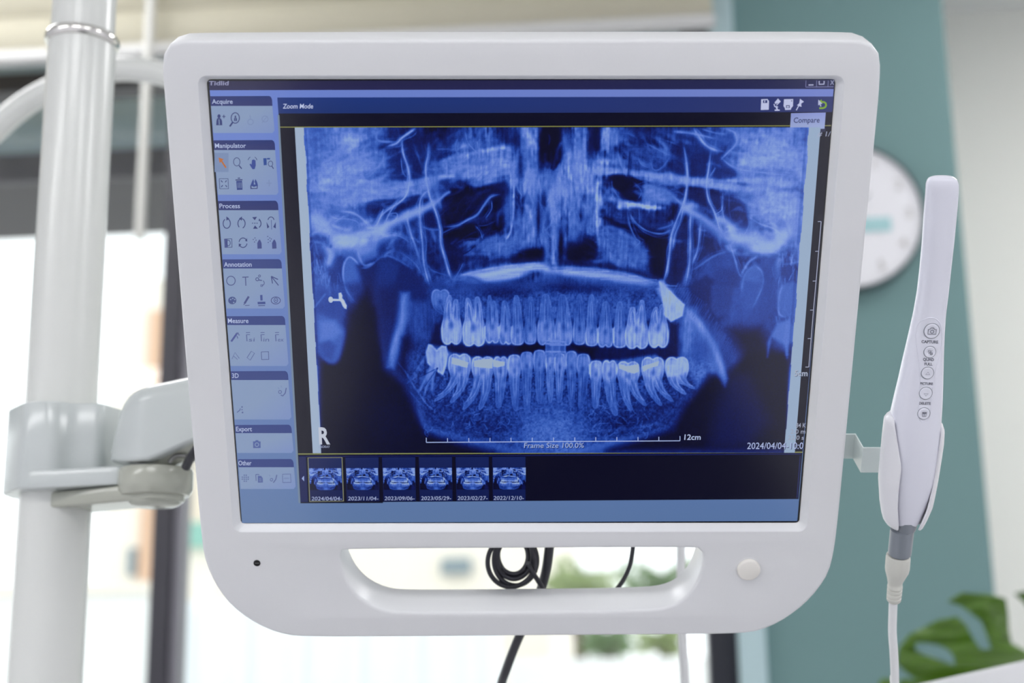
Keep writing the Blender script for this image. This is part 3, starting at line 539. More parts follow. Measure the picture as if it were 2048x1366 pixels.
    tooth(D, 110, 186, 505, 640, [(150, 890, 26)], .52); tooth(D, 190, 276, 524, 650, [(210, 900, 28)], .52)
    tooth(D, 280, 364, 572, 690, [(316, 900, 28)], .64); tooth(D, 368, 466, 568, 690, [(462, 950, 28)], .64)
    tooth(D, 470, 626, 575, 700, [(570, 915, 34), (670, 880, 34)], .66, [(484, 590), (540, 606), (620, 592), (622, 640), (590, 655), (540, 640), (486, 618)])
    tooth(D, 645, 800, 545, 680, [(780, 880, 34), (860, 850, 34)], .68, [(650, 605), (700, 590), (765, 570), (756, 600), (700, 615), (656, 640)])
    tooth(D, 812, 972, 545, 670, [(950, 800, 30), (1010, 760, 30)], .78)
    f.poly([D(815, 600), D(880, 590), D(900, 545), D(940, 540), D(965, 590), D(960, 640), D(900, 670), D(830, 680)], .9, .8, 4)
    for X in (276, 466): f.poly([D(X-8, 590), D(X+6, 590), D(X+6, 660), D(X-4, 660)], .8, .7, 2)
    st = 1 + .13*vnoise(rng, W, H, 2.3, 34) + .10*vnoise(rng, W, H, 5, 11) + .06*vnoise(rng, W, H, 12, 16)
    lf = np.clip((ys - .66)/.03, 0, 1) * np.clip((.84 - ys)/.06, 0, 1) * np.exp(-(xs/.50)**8)
    f.a = np.where(f.a > .3, f.a * (1 + .16 * lf), f.a).astype(np.float32)
    bm = np.clip((ys - .46)/.06, 0, 1) * np.clip((.90 - ys)/.08, 0, 1) * np.exp(-(xs/.62)**6)
    f.a *= 1 + (st - 1) * bm
    # bite block in the centre
    f.poly([C(1942, 440), C(2048, 436), C(2048, 560), C(1942, 560)], .50, .7, 2); f.poly([D(0, 430), D(104, 430), D(104, 500), D(0, 500)], .50, .7, 2)
    for y in (440, 462, 520): S([C(1942, y), C(2044, y-2)], 1.6, .72, .8, smooth=False)
    for y in (432, 455, 504): S([D(0, y), D(104, y)], 1.6, .72, .8, smooth=False)
    for x in (1942, 1990, 2040): S([C(x, 440), C(x, 600)], 1.4, .66, .5, smooth=False)
    S([D(104, 440), D(104, 620)], 1.6, .7, .6, smooth=False)
    # grain, scan rows
    f.a += .018 * rng.standard_normal((H, W)).astype(np.float32) + .014 * vnoise(rng, W, H, 2.0, 3.5)
    f.a += .010 * np.sin(np.arange(H) * 1.7)[:, None]
    f.a = np.clip(.40 + (f.a - .40) * 1.12 + .01, 0, 1.15)
    # ear jewellery, clear film edge strips
    def hard(pts): f.poly(pts, 1.3, 1, 1.2)
    f.blob(C(371, 140), 5.6, 7.6, .02, 1, p=8); f.blob(C(371, 140), 5.0, 6.9, 1.3, 1, p=12)
    hard([C(380, 133), C(440, 136), C(440, 150), C(380, 150)])
    hard([C(428, 92), C(446, 88), C(456, 110), C(454, 128), C(470, 146), C(478, 166), C(488, 182), C(486, 208), C(472, 204), C(458, 186), C(448, 160), C(430, 140)])
    x0 = G(606, 255)[0]; x1 = G(1616, 262)[0]
    cols = np.arange(W)
    wav = 1.4 * vnoise(rng, 8, H, 4, 30)[:, 0]
    for j in range(H):
        f.a[j, cols < x0 + wav[j] + 2.0] = 1.16
        f.a[j, cols > x1 + wav[j]] = 1.10
    f.a[:, int(x0)+3:int(x0)+8] *= .82; f.a[:, int(x1)-6:int(x1)-1] *= .85
    return f.a

_ramp_t = np.array([0, .12, .25, .40, .55, .70, .85, 1.0, 1.10, 1.3])
_ramp_c = np.array([(2, 2, 30), (3, 10, 70), (8, 33, 112), (32, 68, 160), (60, 98, 188), (94, 124, 208), (126, 153, 214), (146, 172, 210), (144, 165, 192), (176, 188, 206)], float)
def srgb_lin(c):
    c = np.asarray(c, float) / 255.0
    return np.where(c <= .04045, c / 12.92, ((c + .055) / 1.055) ** 2.4)
def ramp(a):
    return np.stack([np.interp(a, _ramp_t, _ramp_c[:, k]) for k in range(3)], -1)
# ================================================================ Blender scene
import bpy, bmesh
from mathutils import Matrix, Vector
from mathutils.geometry import tessellate_polygon
for o in list(bpy.data.objects): bpy.data.objects.remove(o, do_unlink=True)
C = bpy.context.scene.collection
sc = bpy.context.scene

# ---- camera, exposure, sky
cam_d = bpy.data.cameras.new('camera'); cam = bpy.data.objects.new('camera', cam_d); C.objects.link(cam)
M4 = Matrix([list(CAM_ROT[i]) + [CAM_LOC[i]] for i in range(3)] + [[0, 0, 0, 1]])
cam.matrix_world = M4
cam_d.sensor_width = 36.0; cam_d.lens = F_PX / 2048 * 36.0; cam_d.clip_start = 0.02; cam_d.clip_end = 200
cam_d.dof.use_dof = True; cam_d.dof.focus_distance = 0.842; cam_d.dof.aperture_fstop = 5.6; cam_d.dof.aperture_blades = 0
sc.camera = cam
sc.view_settings.view_transform = 'Standard'; sc.view_settings.look = 'None'
sc.view_settings.exposure = 0.0; sc.view_settings.gamma = 1.0; sc.view_settings.use_curve_mapping = False
world = bpy.data.worlds.new('overcast_sky'); sc.world = world; world.use_nodes = True
_bg = world.node_tree.nodes['Background']; _bg.inputs[0].default_value = (.95, .98, 1.0, 1); _bg.inputs[1].default_value = 1.9
PANEL_LIGHT = 11.2                    # strength of the added, unseen ceiling LED panels
sc.cycles.max_bounces = 10; sc.cycles.diffuse_bounces = 5; sc.cycles.glossy_bounces = 4
sc.cycles.transmission_bounces = 6; sc.cycles.transparent_max_bounces = 8
sc.cycles.sample_clamp_indirect = 4.0; sc.cycles.caustics_reflective = False; sc.cycles.caustics_refractive = False
sc.cycles.use_denoising = True

# ---- materials
def mat(name, col, rough=.5, spec=.5, metal=0.0, coat=0.0, coat_r=.1, emit=None, es=1.0, noise=0.0, nscale=20.0, bump=0.0, bscale=200.0, sub=0.0, lin=False):
    m = bpy.data.materials.new(name); m.use_nodes = True; nt = m.node_tree; b = nt.nodes['Principled BSDF']
    c = tuple(col) if lin else tuple(float(v) for v in srgb_lin(col))
    b.inputs['Base Color'].default_value = (*c, 1); b.inputs['Roughness'].default_value = rough
    b.inputs['Specular IOR Level'].default_value = spec; b.inputs['Metallic'].default_value = metal
    b.inputs['Coat Weight'].default_value = coat; b.inputs['Coat Roughness'].default_value = coat_r
    tc = nt.nodes.new('ShaderNodeTexCoord')
    if noise:
        n = nt.nodes.new('ShaderNodeTexNoise'); n.inputs['Scale'].default_value = nscale; n.inputs['Detail'].default_value = 4
        nt.links.new(tc.outputs['Object'], n.inputs['Vector'])
        r = nt.nodes.new('ShaderNodeMapRange'); r.inputs['To Min'].default_value = 1 - noise; r.inputs['To Max'].default_value = 1 + noise
        nt.links.new(n.outputs['Fac'], r.inputs['Value'])
        mx = nt.nodes.new('ShaderNodeMix'); mx.data_type = 'RGBA'; mx.blend_type = 'MULTIPLY'; mx.inputs['Factor'].default_value = 1
        mx.inputs['A'].default_value = (*c, 1); nt.links.new(r.outputs['Result'], mx.inputs['B']); nt.links.new(mx.outputs['Result'], b.inputs['Base Color'])
    if bump:
        n2 = nt.nodes.new('ShaderNodeTexNoise'); n2.inputs['Scale'].default_value = bscale; nt.links.new(tc.outputs['Object'], n2.inputs['Vector'])
        bp = nt.nodes.new('ShaderNodeBump'); bp.inputs['Strength'].default_value = bump; bp.inputs['Distance'].default_value = .0005
        nt.links.new(n2.outputs['Fac'], bp.inputs['Height']); nt.links.new(bp.outputs['Normal'], b.inputs['Normal'])
    if emit is not None:
        b.inputs['Emission Color'].default_value = (*[float(v) for v in srgb_lin(emit)], 1); b.inputs['Emission Strength'].default_value = es
    return m
M = dict(
    housing=mat('white_moulded_plastic', (228, 229, 231), .34, .5, noise=.012, nscale=9, bump=.05, bscale=900),
    lip=mat('white_bezel_plastic', (230, 231, 232), .30, .5, noise=.01),
    key=mat('ivory_button_plastic', (236, 233, 226), .4, noise=.01),
    dark=mat('black_plastic', (14, 14, 18), .3, noise=.05),
    pole=mat('white_enamel_paint', (222, 224, 220), .26, .5, coat=.25, coat_r=.12, noise=.012, nscale=6),
    clamp=mat('glossy_white_casting', (203, 209, 208), .22, .5, coat=.3, coat_r=.12, noise=.012),
    beige=mat('warm_grey_casting', (178, 180, 168), .22, .5, coat=.3, noise=.015),
    chrome=mat('polished_chrome', (226, 224, 220), .08, metal=1.0, noise=.02),
    steel=mat('dull_steel', (130, 130, 128), .35, metal=1.0, noise=.05),
    cable=mat('black_rubber', (42, 42, 50), .28, .5, noise=.08, nscale=300),
    tubew=mat('white_tubing', (226, 227, 228), .35, noise=.01),
    wand=mat('white_wand_plastic', (228, 229, 240), .26, .5, coat=.3, coat_r=.12, noise=.01),
    cradle=mat('white_cradle_plastic', (232, 232, 236), .30, .5, noise=.01),
    bracket=mat('translucent_white_bracket', (214, 224, 222), .35, noise=.01),
    collar=mat('grey_collar_plastic', (128, 134, 142), .3, noise=.02),
    boot=mat('ivory_boot_rubber', (204, 204, 196), .5, noise=.02),
    ink=mat('grey_print', (112, 114, 126), .5, noise=.03),
    teal=mat('teal_wall_paint', (108, 139, 139), .6, .3, noise=.02, nscale=3, bump=.1, bscale=120),
    white=mat('white_wall_paint', (246, 245, 238), .7, .3, noise=.01, nscale=3),
    back=mat('soft_white_wall_paint', (228, 228, 232), .8, .2, noise=.01, nscale=3),
    casing=mat('pale_blue_casing_paint', (176, 200, 204), .5, noise=.01),
    frame=mat('dark_window_metal', (52, 51, 58), .35, .5, noise=.05, nscale=8),
    framelit=mat('lit_side_window_metal', (120, 118, 126), .4, noise=.03),
    gasket=mat('darker_window_metal', (36, 38, 50), .4, noise=.03),
    floor=mat('pale_vinyl_floor', (204, 203, 206), .55, .3, noise=.03, nscale=4),
    ceil=mat('white_ceiling_paint', (240, 240, 238), .8, .2, noise=.01),
    rail=mat('white_blind_rail', (206, 206, 204), .4, noise=.01),
    wandc=mat('clear_blind_wand', (196, 196, 190), .3, noise=.01),
    clockf=mat('white_clock_face', (226, 226, 230), .5, noise=.02, nscale=14),
    clockr=mat('grey_clock_rim', (74, 88, 92), .4, noise=.03),
    pale=mat('pale_clock_print', (186, 184, 180), .6, noise=.02),
    tealp=mat('aqua_clock_print', (160, 200, 203), .6, noise=.02),
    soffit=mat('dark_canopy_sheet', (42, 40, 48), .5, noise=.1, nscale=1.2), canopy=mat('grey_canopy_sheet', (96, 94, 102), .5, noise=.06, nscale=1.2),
    canopyglow=mat('pale_blue_glow_paint', (176, 196, 206), .35, noise=.05, nscale=2),
    cream=mat('cream_render', (240, 234, 222), .8, noise=.02, nscale=1), peach=mat('peach_render', (214, 178, 150), .8, noise=.02, nscale=1),
    wwall=mat('white_boundary_wall', (240, 242, 242), .8, noise=.02, nscale=1), aqua=mat('aqua_board', (132, 186, 172), .6, noise=.03),
    signb=mat('blue_grey_sign', (128, 144, 152), .6, noise=.03), gatew=mat('white_gate_metal', (236, 242, 246), .6, noise=.02),
    ground=mat('pale_concrete', (214, 210, 204), .8, noise=.04, nscale=1), bark=mat('tree_bark', (96, 84, 66), .8, noise=.1),
    leafa=mat('light_green_foliage', (160, 178, 122), .7, noise=.2, nscale=3), leafb=mat('mid_green_foliage', (122, 150, 104), .7, noise=.2, nscale=3),
    monst=mat('monstera_leaf_green', (84, 122, 34), .35, .5, noise=.16, nscale=9), stem=mat('plant_stem_green', (86, 118, 48), .5, noise=.05),
    pot=mat('white_ceramic_pot', (226, 224, 218), .3, noise=.01), soil=mat('dark_soil', (60, 46, 36), .9, noise=.2),
    chair=mat('dark_navy_upholstery', (30, 28, 36), .55, .3, noise=.04, nscale=30), chairb=mat('chair_base_white', (214, 214, 214), .4, noise=.01),
    led=mat('led_diffuser', (240, 240, 240), .5, emit=(253, 253, 254), es=PANEL_LIGHT),
)
def glass_mat():
    m = bpy.data.materials.new('clear_window_glass'); m.use_nodes = True; nt = m.node_tree
    nt.nodes.remove(nt.nodes['Principled BSDF'])
    t = nt.nodes.new('ShaderNodeBsdfTransparent'); g = nt.nodes.new('ShaderNodeBsdfGlossy'); lw = nt.nodes.new('ShaderNodeLayerWeight'); f = nt.nodes.new('ShaderNodeMapRange'); pw = nt.nodes.new('ShaderNodeMath'); x = nt.nodes.new('ShaderNodeMixShader')
    t.inputs[0].default_value = (.97, .985, .98, 1); g.inputs['Roughness'].default_value = .02; lw.inputs['Blend'].default_value = .5; pw.operation = 'POWER'; pw.inputs[1].default_value = 5.0
    f.inputs['To Min'].default_value = .035; nt.links.new(lw.outputs['Facing'], pw.inputs[0]); nt.links.new(pw.outputs[0], f.inputs['Value'])
    nt.links.new(f.outputs[0], x.inputs[0]); nt.links.new(t.outputs[0], x.inputs[1]); nt.links.new(g.outputs[0], x.inputs[2])
    nt.links.new(x.outputs[0], nt.nodes['Material Output'].inputs[0]); return m
M['glass'] = glass_mat()
def fabric_mat():
    m = mat('cream_blind_fabric', (226, 222, 206), .9, .1, noise=.03, nscale=60); nt = m.node_tree; b = nt.nodes['Principled BSDF']
    t = nt.nodes.new('ShaderNodeBsdfTranslucent'); t.inputs[0].default_value = (*[float(v) for v in srgb_lin((226, 222, 204))], 1)
    x = nt.nodes.new('ShaderNodeMixShader'); x.inputs[0].default_value = .5
    nt.links.new(b.outputs[0], x.inputs[1]); nt.links.new(t.outputs[0], x.inputs[2]); nt.links.new(x.outputs[0], nt.nodes['Material Output'].inputs[0]); return m
M['blind'] = fabric_mat()
def screen_mat():
    m = mat('lit_lcd_screen', (3, 3, 5), .15, 1.0); nt = m.node_tree; b = nt.nodes['Principled BSDF']
    a = nt.nodes.new('ShaderNodeAttribute'); a.attribute_name = 'shown'; nt.links.new(a.outputs['Color'], b.inputs['Emission Color'])
    b.inputs['Emission Strength'].default_value = 1.0; return m
M['screen'] = screen_mat()

# ---- object helpers
def tag(o, label=None, cat=None, group=None, kind=None):
    if label: o['label'] = label
    if cat: o['category'] = cat
    if group: o['group'] = group
    if kind: o['kind'] = kind
    return o
def empty(name, loc, rot=None):
    o = bpy.data.objects.new(name, None); C.objects.link(o); o.empty_display_size = .02
    L = np.array(loc, float); Rm = np.eye(3) if rot is None else np.array(rot)
    o.matrix_world = Matrix([list(Rm[i]) + [L[i]] for i in range(3)] + [[0, 0, 0, 1]])
    o['_'] = 0; del o['_']; FR[o.name] = (L, Rm); return o
FR = {}
def mesh(name, verts, faces, m, parent=None, smooth=True, world=False, angle=40):
    """world=True: verts are world points, turned into the parent's frame"""
    V = np.array([tuple(v) for v in verts], float)
    if world and parent is not None:
        L, Rm = FR[parent.name]; V = (V - L) @ Rm
    me = bpy.data.meshes.new(name); me.from_pydata(V.tolist(), [], [tuple(int(i) for i in f) for f in faces])
    b = bmesh.new(); b.from_mesh(me); bmesh.ops.remove_doubles(b, verts=b.verts, dist=1e-7); bmesh.ops.recalc_face_normals(b, faces=b.faces); b.to_mesh(me); b.free()
    me.materials.append(m); o = bpy.data.objects.new(name, me); C.objects.link(o)
    if parent is not None: o.parent = parent
    if smooth:
        for p in me.polygons: p.use_smooth = True
        try: me.set_sharp_from_angle(angle=math.radians(angle))
        except Exception: pass
    return o
class MB:
    """collects pieces of ONE mesh"""
    def __init__(s): s.v, s.f = [], []
    def add(s, v, f):
        n = len(s.v); s.v += [tuple(float(c) for c in p) for p in v]; s.f += [tuple(i+n for i in q) for q in f]; return s
    def box(s, a, b):
        (x0, y0, z0), (x1, y1, z1) = a, b
        return s.add([(x0,y0,z0),(x1,y0,z0),(x1,y1,z0),(x0,y1,z0),(x0,y0,z1),(x1,y0,z1),(x1,y1,z1),(x0,y1,z1)],
                     [(0,3,2,1),(4,5,6,7),(0,1,5,4),(1,2,6,5),(2,3,7,6),(3,0,4,7)])
    def loft(s, rings, cap=True, closed=False):
        n = len(rings[0]); v = [p for r in rings for p in r]; f = []
        K = len(rings)
        for k in range(K if closed else K-1):
            k2 = (k+1) % K
            for i in range(n): f.append((k*n+i, k*n+(i+1) % n, k2*n+(i+1) % n, k2*n+i))
        if cap and not closed: f += [tuple(range(n))[::-1], tuple((K-1)*n+i for i in range(n))]
        return s.add(v, f)
    def tube(s, pts, r, n=16, closed=False, smooth=8):
        P = [np.array(p, float) for p in pts]
        if smooth:
            Q = []
            E = ([P[-1]] + P + [P[0], P[1]]) if closed else ([2*P[0]-P[1]] + P + [2*P[-1]-P[-2]])
            for i in range(1, len(E)-2):
                a, b, c, d = E[i-1:i+3]
                for t in np.arange(0, 1, 1/smooth): Q.append(.5*((2*b)+(-a+c)*t+(2*a-5*b+4*c-d)*t*t+(-a+3*b-3*c+d)*t**3))
            if not closed: Q.append(P[-1])
            P = Q
        K = len(P); T = [_n(P[(k+1) % K]-P[k-1]) if closed else _n(P[min(k+1, K-1)]-P[max(k-1, 0)]) for k in range(K)]
        u = _n(np.cross(T[0], (0.31, 0.2, 0.9))); rings = []
        for k in range(K):
            u = _n(u - T[k]*(u @ T[k])); w = np.cross(T[k], u); rr = r[k*len(r)//K] if hasattr(r, '__len__') else r
            rings.append([P[k] + rr*(u*math.cos(a)+w*math.sin(a)) for a in np.linspace(0, 2*math.pi, n, endpoint=False)])
        return s.loft(rings, closed=closed)
    def lathe(s, prof, c=(0, 0, 0), axis=(0, 0, 1), n=48, ref=None):
        """prof = [(radius, height)]"""
        A = _n(axis); u = _n(np.cross(A, ref if ref is not None else ((1, 0, 0) if abs(A[0]) < .9 else (0, 1, 0)))); w = np.cross(A, u); c = np.array(c, float)
        rings = [[c + A*h + max(r, 1e-5)*(u*math.cos(a)+w*math.sin(a)) for a in np.linspace(0, 2*math.pi, n, endpoint=False)] for r, h in prof]
        return s.loft(rings)
    def prism(s, poly, f0, f1):
        """poly = 2D points, f0/f1 map a 2D point to 3D on either end"""
        n = len(poly); v = [f0(*p) for p in poly] + [f1(*p) for p in poly]
        t = tessellate_polygon([[Vector((p[0], p[1], 0)) for p in poly]])
        f = [tuple(q)[::-1] for q in t] + [tuple(i+n for i in q) for q in t] + [(i, (i+1) % n, (i+1) % n+n, i+n) for i in range(n)]
        return s.add(v, f)
    def build(s, name, m, parent=None, smooth=True, world=False, angle=40, bevel=None):
        o = mesh(name, s.v, s.f, m, parent, smooth, world, angle)
        if bevel:
            md = o.modifiers.new('edge', 'BEVEL'); md.width = bevel; md.segments = 3; md.limit_method = 'ANGLE'; md.angle_limit = math.radians(30)
        return o
def struct(o): o['kind'] = 'structure'; return o

# ---------------------------------------------------------------- the room
WY = 2.80                       # front of the window wall
xj = 0.2165; xc = 0.638; CEIL = 2.95; zsill = 0.25; zhead = 2.92
struct(MB().box((-4.2, -3.2, -.1), (3.4, 4.2, 0)).build('floor', M['floor'], smooth=False))
struct(MB().box((-4.2, -3.2, CEIL), (3.4, 4.2, CEIL+.1)).build('ceiling', M['ceil'], smooth=False))
struct(MB().box((-4.2, -3.2, 0), (3.4, -3.1, CEIL)).build('wall_back', M['back'], smooth=False))
struct(MB().box((-4.3, -3.2, 0), (-4.2, WY+.2, CEIL)).build('wall_left', M['back'], smooth=False))
struct(MB().box((3.4, -3.2, 0), (3.5, 3.7, CEIL)).build('wall_right', M['back'], smooth=False))
struct(MB().box((xj-.045, WY, 0), (xc, WY+.9, CEIL)).build('wall_column', M['teal'], smooth=False, bevel=.006))
struct(MB().box((xc-.01, 3.6, 0), (3.5, 3.7, CEIL)).build('wall_front', M['white'], smooth=False))
wl = MB().box((-4.3, WY, zhead), (xj-.045, WY+.2, CEIL)).box((-4.3, WY, 0), (xj-.045, WY+.2, zsill)).box((-4.3, WY, 0), (-3.9, WY+.2, CEIL))
struct(wl.build('wall_window', M['white'], smooth=False))
struct(MB().box((at(1480, 1366, WY)[0], WY-.02, zsill-.05), (xj, WY+.005, zhead+.05)).build('trim_1', M['casing'], smooth=False, bevel=.003))
# window: metal frame with a mullion, a dark head member and two panes
FY = 2.90
xm0, xm1 = at(318, 740, FY)[0], at(356, 740, FY)[0]
xr0, xr1 = at(1432, 1366, FY)[0], xj-.045
zt0 = at(45, 185, FY)[2]
w1 = MB().box((-3.9, FY, zsill), (-3.84, FY+.06, zhead)).box((-3.9, FY, zsill), (xr1, FY+.06, zsill+.06)).build('window_1', M['frame'], smooth=False, bevel=.002); struct(w1)
MB().box((xm0, FY, zsill), (xm1, FY+.08, zhead)).build('mullion', M['frame'], w1, smooth=False, bevel=.002)
MB().box((xm1, FY+.012, zsill), (xm1+.018, FY+.07, zhead)).build('mullion_lit_side', M['framelit'], w1, smooth=False, bevel=.002)  # side face of the mullion, its brighter look put into the colour
MB().box((xr0-.012, FY-.01, zsill), (xr1, FY+.08, zhead)).build('right_jamb', M['gasket'], w1, smooth=False, bevel=.002)
MB().box((-3.9, FY-.005, zt0), (xr1, FY+.065, at(45, 146, FY)[2])).build('head_member', M['frame'], w1, smooth=False, bevel=.002)
MB().box((-3.84, FY+.03, zsill+.06), (xm0, FY+.036, zt0)).build('left_pane', M['glass'], w1, smooth=False)
MB().box((xm1+.018, FY+.03, zsill+.06), (xr0-.012, FY+.036, zt0)).build('right_pane', M['glass'], w1, smooth=False)
# unseen panel lights added to brighten the room, the recess wall and the blind
for i, (x, y) in enumerate([(-2.2, -1.7), (-.3, -1.7), (1.5, -1.7), (-3.4, -1.7), (2.8, -.2), (1.6, 2.25), (-1.5, 2.05)]):
    e = empty('added_ceiling_light', (x, y, CEIL)); where = ['rear left', 'rear middle', 'rear right', 'far rear left', 'right side', 'over the far recess', 'nearest the blind'][i]
    tag(e, f'oblong white panel light added in the unseen ceiling, {where} of seven', 'ceiling light', 'added panel lights in the unseen ceiling')
    fr = MB(); hx, hy = .61, .31
    for a, b in [((x-hx, y-hy, CEIL-.02), (x+hx, y-hy+.02, CEIL)), ((x-hx, y+hy-.02, CEIL-.02), (x+hx, y+hy, CEIL)), ((x-hx, y-hy+.02, CEIL-.02), (x-hx+.02, y+hy-.02, CEIL)), ((x+hx-.02, y-hy+.02, CEIL-.02), (x+hx, y+hy-.02, CEIL))]: fr.box(a, b)
    fr.build('light_frame', M['rail'], e, smooth=False, world=True)
    MB().box((x-hx+.02, y-hy+.02, CEIL-.012), (x+hx-.02, y+hy-.02, CEIL-.004)).build('light_diffuser', M['led'], e, smooth=False, world=True)

# roman blind: folded fabric, round hem rail
BY = 2.74
zr = at(50, 116, BY)[2]; xb0 = -3.9; xb1 = at(1424, 30, BY)[0]
bl = empty('roman_blind', (-1.8, BY, zhead)); tag(bl, 'cream roman blind with white hem rail drawn up at the window head', 'blind')
prof = []
for k in range(0, 60):
    t = k / 59; z = zr + t * (CEIL - .03 - zr); yy = BY - .018 * abs(math.sin(t * math.pi * 4.3)) ** .7 - .02 * t
    prof.append((yy, z))
fab = MB(); n = len(prof)
fab.loft([[(xb0, y, z) for y, z in prof] + [(xb0, y+.006, z) for y, z in prof[::-1]], [(xb1, y, z) for y, z in prof] + [(xb1, y+.006, z) for y, z in prof[::-1]]])
fab.build('blind_fabric', M['blind'], bl, world=True)
MB().lathe([(.0165, 0), (.0165, xb1-xb0+.004)], (xb0, BY-.002, zr), (1, 0, 0), 24).build('hem_rail', M['rail'], bl, world=True)
xw = at(283, 400, 2.68)[0]; zw0 = at(280, 478, 2.68)[2]
pw = MB().tube([(xw, 2.68, zw0), (xw, 2.68, CEIL-.06)], .0105, 12, smooth=0)
pw.build('blind_cord', M['wandc'], bl, world=True)
MB().box((xb0, BY-.075, CEIL-.07), (xb1+.005, BY+.01, CEIL)).build('head_box', M['rail'], bl, smooth=False, world=True)

# wall clock on the teal column
ck = at(1694, 430, WY-.03); R_ck = 0.1485
cl = empty('wall_clock', (ck[0], WY, ck[2])); tag(cl, 'round white wall clock with thin grey rim on the teal column, half behind the monitor', 'clock')
MB().lathe([(.01, .0), (R_ck+.001, 0), (R_ck+.002, .02), (R_ck-.0005, .03), (R_ck-.004, .03), (R_ck-.005, .022), (.01, .022)], (ck[0], WY, ck[2]), (0, -1, 0), 72).build('clock_rim', M['clockr'], cl, world=True)
MB().lathe([(.001, 0), (R_ck-.005, 0), (R_ck-.005, .004), (.001, .004)], (ck[0], WY-.021, ck[2]), (0, -1, 0), 72).build('clock_face', M['clockf'], cl, world=True)
def ckpt(u, v, d=.0262): return (ck[0]+u, WY-d, ck[2]+v)

# ---- text and flat marks
_txt = {}
def glyphs(s, bold=0.0):
    key = (s, bold)
    if key not in _txt:
        cu = bpy.data.curves.new('t', 'FONT'); cu.body = s; cu.offset = bold; cu.resolution_u = 3
        o = bpy.data.objects.new('t', cu); C.objects.link(o); bpy.context.view_layer.update()
        me = bpy.data.meshes.new_from_object(o.evaluated_get(bpy.context.evaluated_depsgraph_get()))
        v = np.array([tuple(p.co)[:2] for p in me.vertices]) if len(me.vertices) else np.zeros((0, 2)); f = [tuple(p.vertices) for p in me.polygons]
        bpy.data.objects.remove(o, do_unlink=True); bpy.data.meshes.remove(me); bpy.data.curves.remove(cu)
        _txt[key] = (v, f)
    return _txt[key]
def text_pts(s, x0, x1, yb, cap, slope=0.0, bold=0.0, lean=0.0):
    """glyph outlines in photo pixels: left x0, right x1 on the baseline yb, capital height cap; lean = sideways drift per pixel of height"""
    v, f = glyphs(s, bold); mn, mx = v[:, 0].min(), v[:, 0].max()
    u = (v[:, 0]-mn)/(mx-mn)*(x1-x0); h = v[:, 1]/.70*cap
    return np.stack([x0+u+lean*h, yb+slope*u-h], 1), f

# clock numerals, pale print
hw = MB()
for h in range(1, 13):
    a = math.radians(h*30); v, f = glyphs(str(h), .01); c = (v.max(0)+v.min(0))/2
    pts = (v-c)*.030 + np.array((math.sin(a), math.cos(a)))*R_ck*.80
    hw.add([ckpt(p[0], p[1]) for p in pts], f)
for k in range(60):
    a = math.radians(k*6); d = np.array((math.sin(a), math.cos(a))); q = np.array((d[1], -d[0]))*(.0008 if k % 5 else .0016)
    hw.add([ckpt(*(d*R_ck*.955+q)), ckpt(*(d*R_ck*.955-q)), ckpt(*(d*R_ck*.92-q)), ckpt(*(d*R_ck*.92+q))], [(0, 1, 2, 3)])
hw.build('clock_numerals', M['pale'], cl, smooth=False, world=True)
u0 = at(1716, 430, WY-.03)[0]-ck[0]; u1 = at(1782, 430, WY-.03)[0]-ck[0]; v0 = at(1750, 462, WY-.03)[2]-ck[2]; v1 = at(1750, 434, WY-.03)[2]-ck[2]
MB().box(ckpt(u0, v0, .0262), ckpt(u1, v1, .0268)).build('dial_print', M['tealp'], cl, smooth=False, world=True)
def hand(name, ang, L, w, m):
    a = math.radians(ang); d = np.array((math.sin(a), math.cos(a))); q = np.array((d[1], -d[0]))
    P = [-d*.02+q*w, d*L+q*w*.4, d*L-q*w*.4, -d*.02-q*w]
    MB().prism([tuple(p) for p in P], lambda x, y: ckpt(x, y, .0275), lambda x, y: ckpt(x, y, .0285)).build(name, m, cl, smooth=False, world=True)
hand('hour_hand', 48, .062, .0035, M['clockr']); hand('minute_hand', 290, .10, .0025, M['clockr'])
# ---------------------------------------------------------------- outside the window
def panel_at(name, m, x0, y0, x1, y1, Y, depth, parent=None):
    a = at(x0, y1, Y); b = at(x1, y0, Y)
    return MB().box((a[0], Y, a[2]), (b[0], Y+depth, b[2])).build(name, m, parent, smooth=False, world=parent is not None)
struct(MB().box((-40, 3.75, -.4), (30, 60, -.3)).build('ground', M['ground'], smooth=False))
# dark canopy over the window: two struts carry a soffit sheet, pale blue strip stands in for a bluish glow
cz = at(0, 475, 3.7)[2]
cn = empty('canopy', (-1.8, 3.05, cz)); tag(cn, 'dark grey canopy outside above the window, pale blue strip standing in for a glow nearest the glass', 'canopy')
ce = at(100, 292, 3.2)
zb = cz + .03
MB().box((-4.2, 3.3, cz), (.17, 3.72, cz+.03)).build('soffit', M['soffit'], cn, smooth=False, world=True)
zA = at(200, 300, 3.28)[2]; zB = at(200, 186, 3.28)[2]
MB().box((-4.2, 3.28, cz), (.17, 3.30, zA+.02)).build('fascia', M['canopy'], cn, smooth=False, world=True)
MB().box((-4.2, 3.275, zA), (.17, 3.30, zB+.1)).build('glow_strip', M['canopyglow'], cn, smooth=False, world=True)
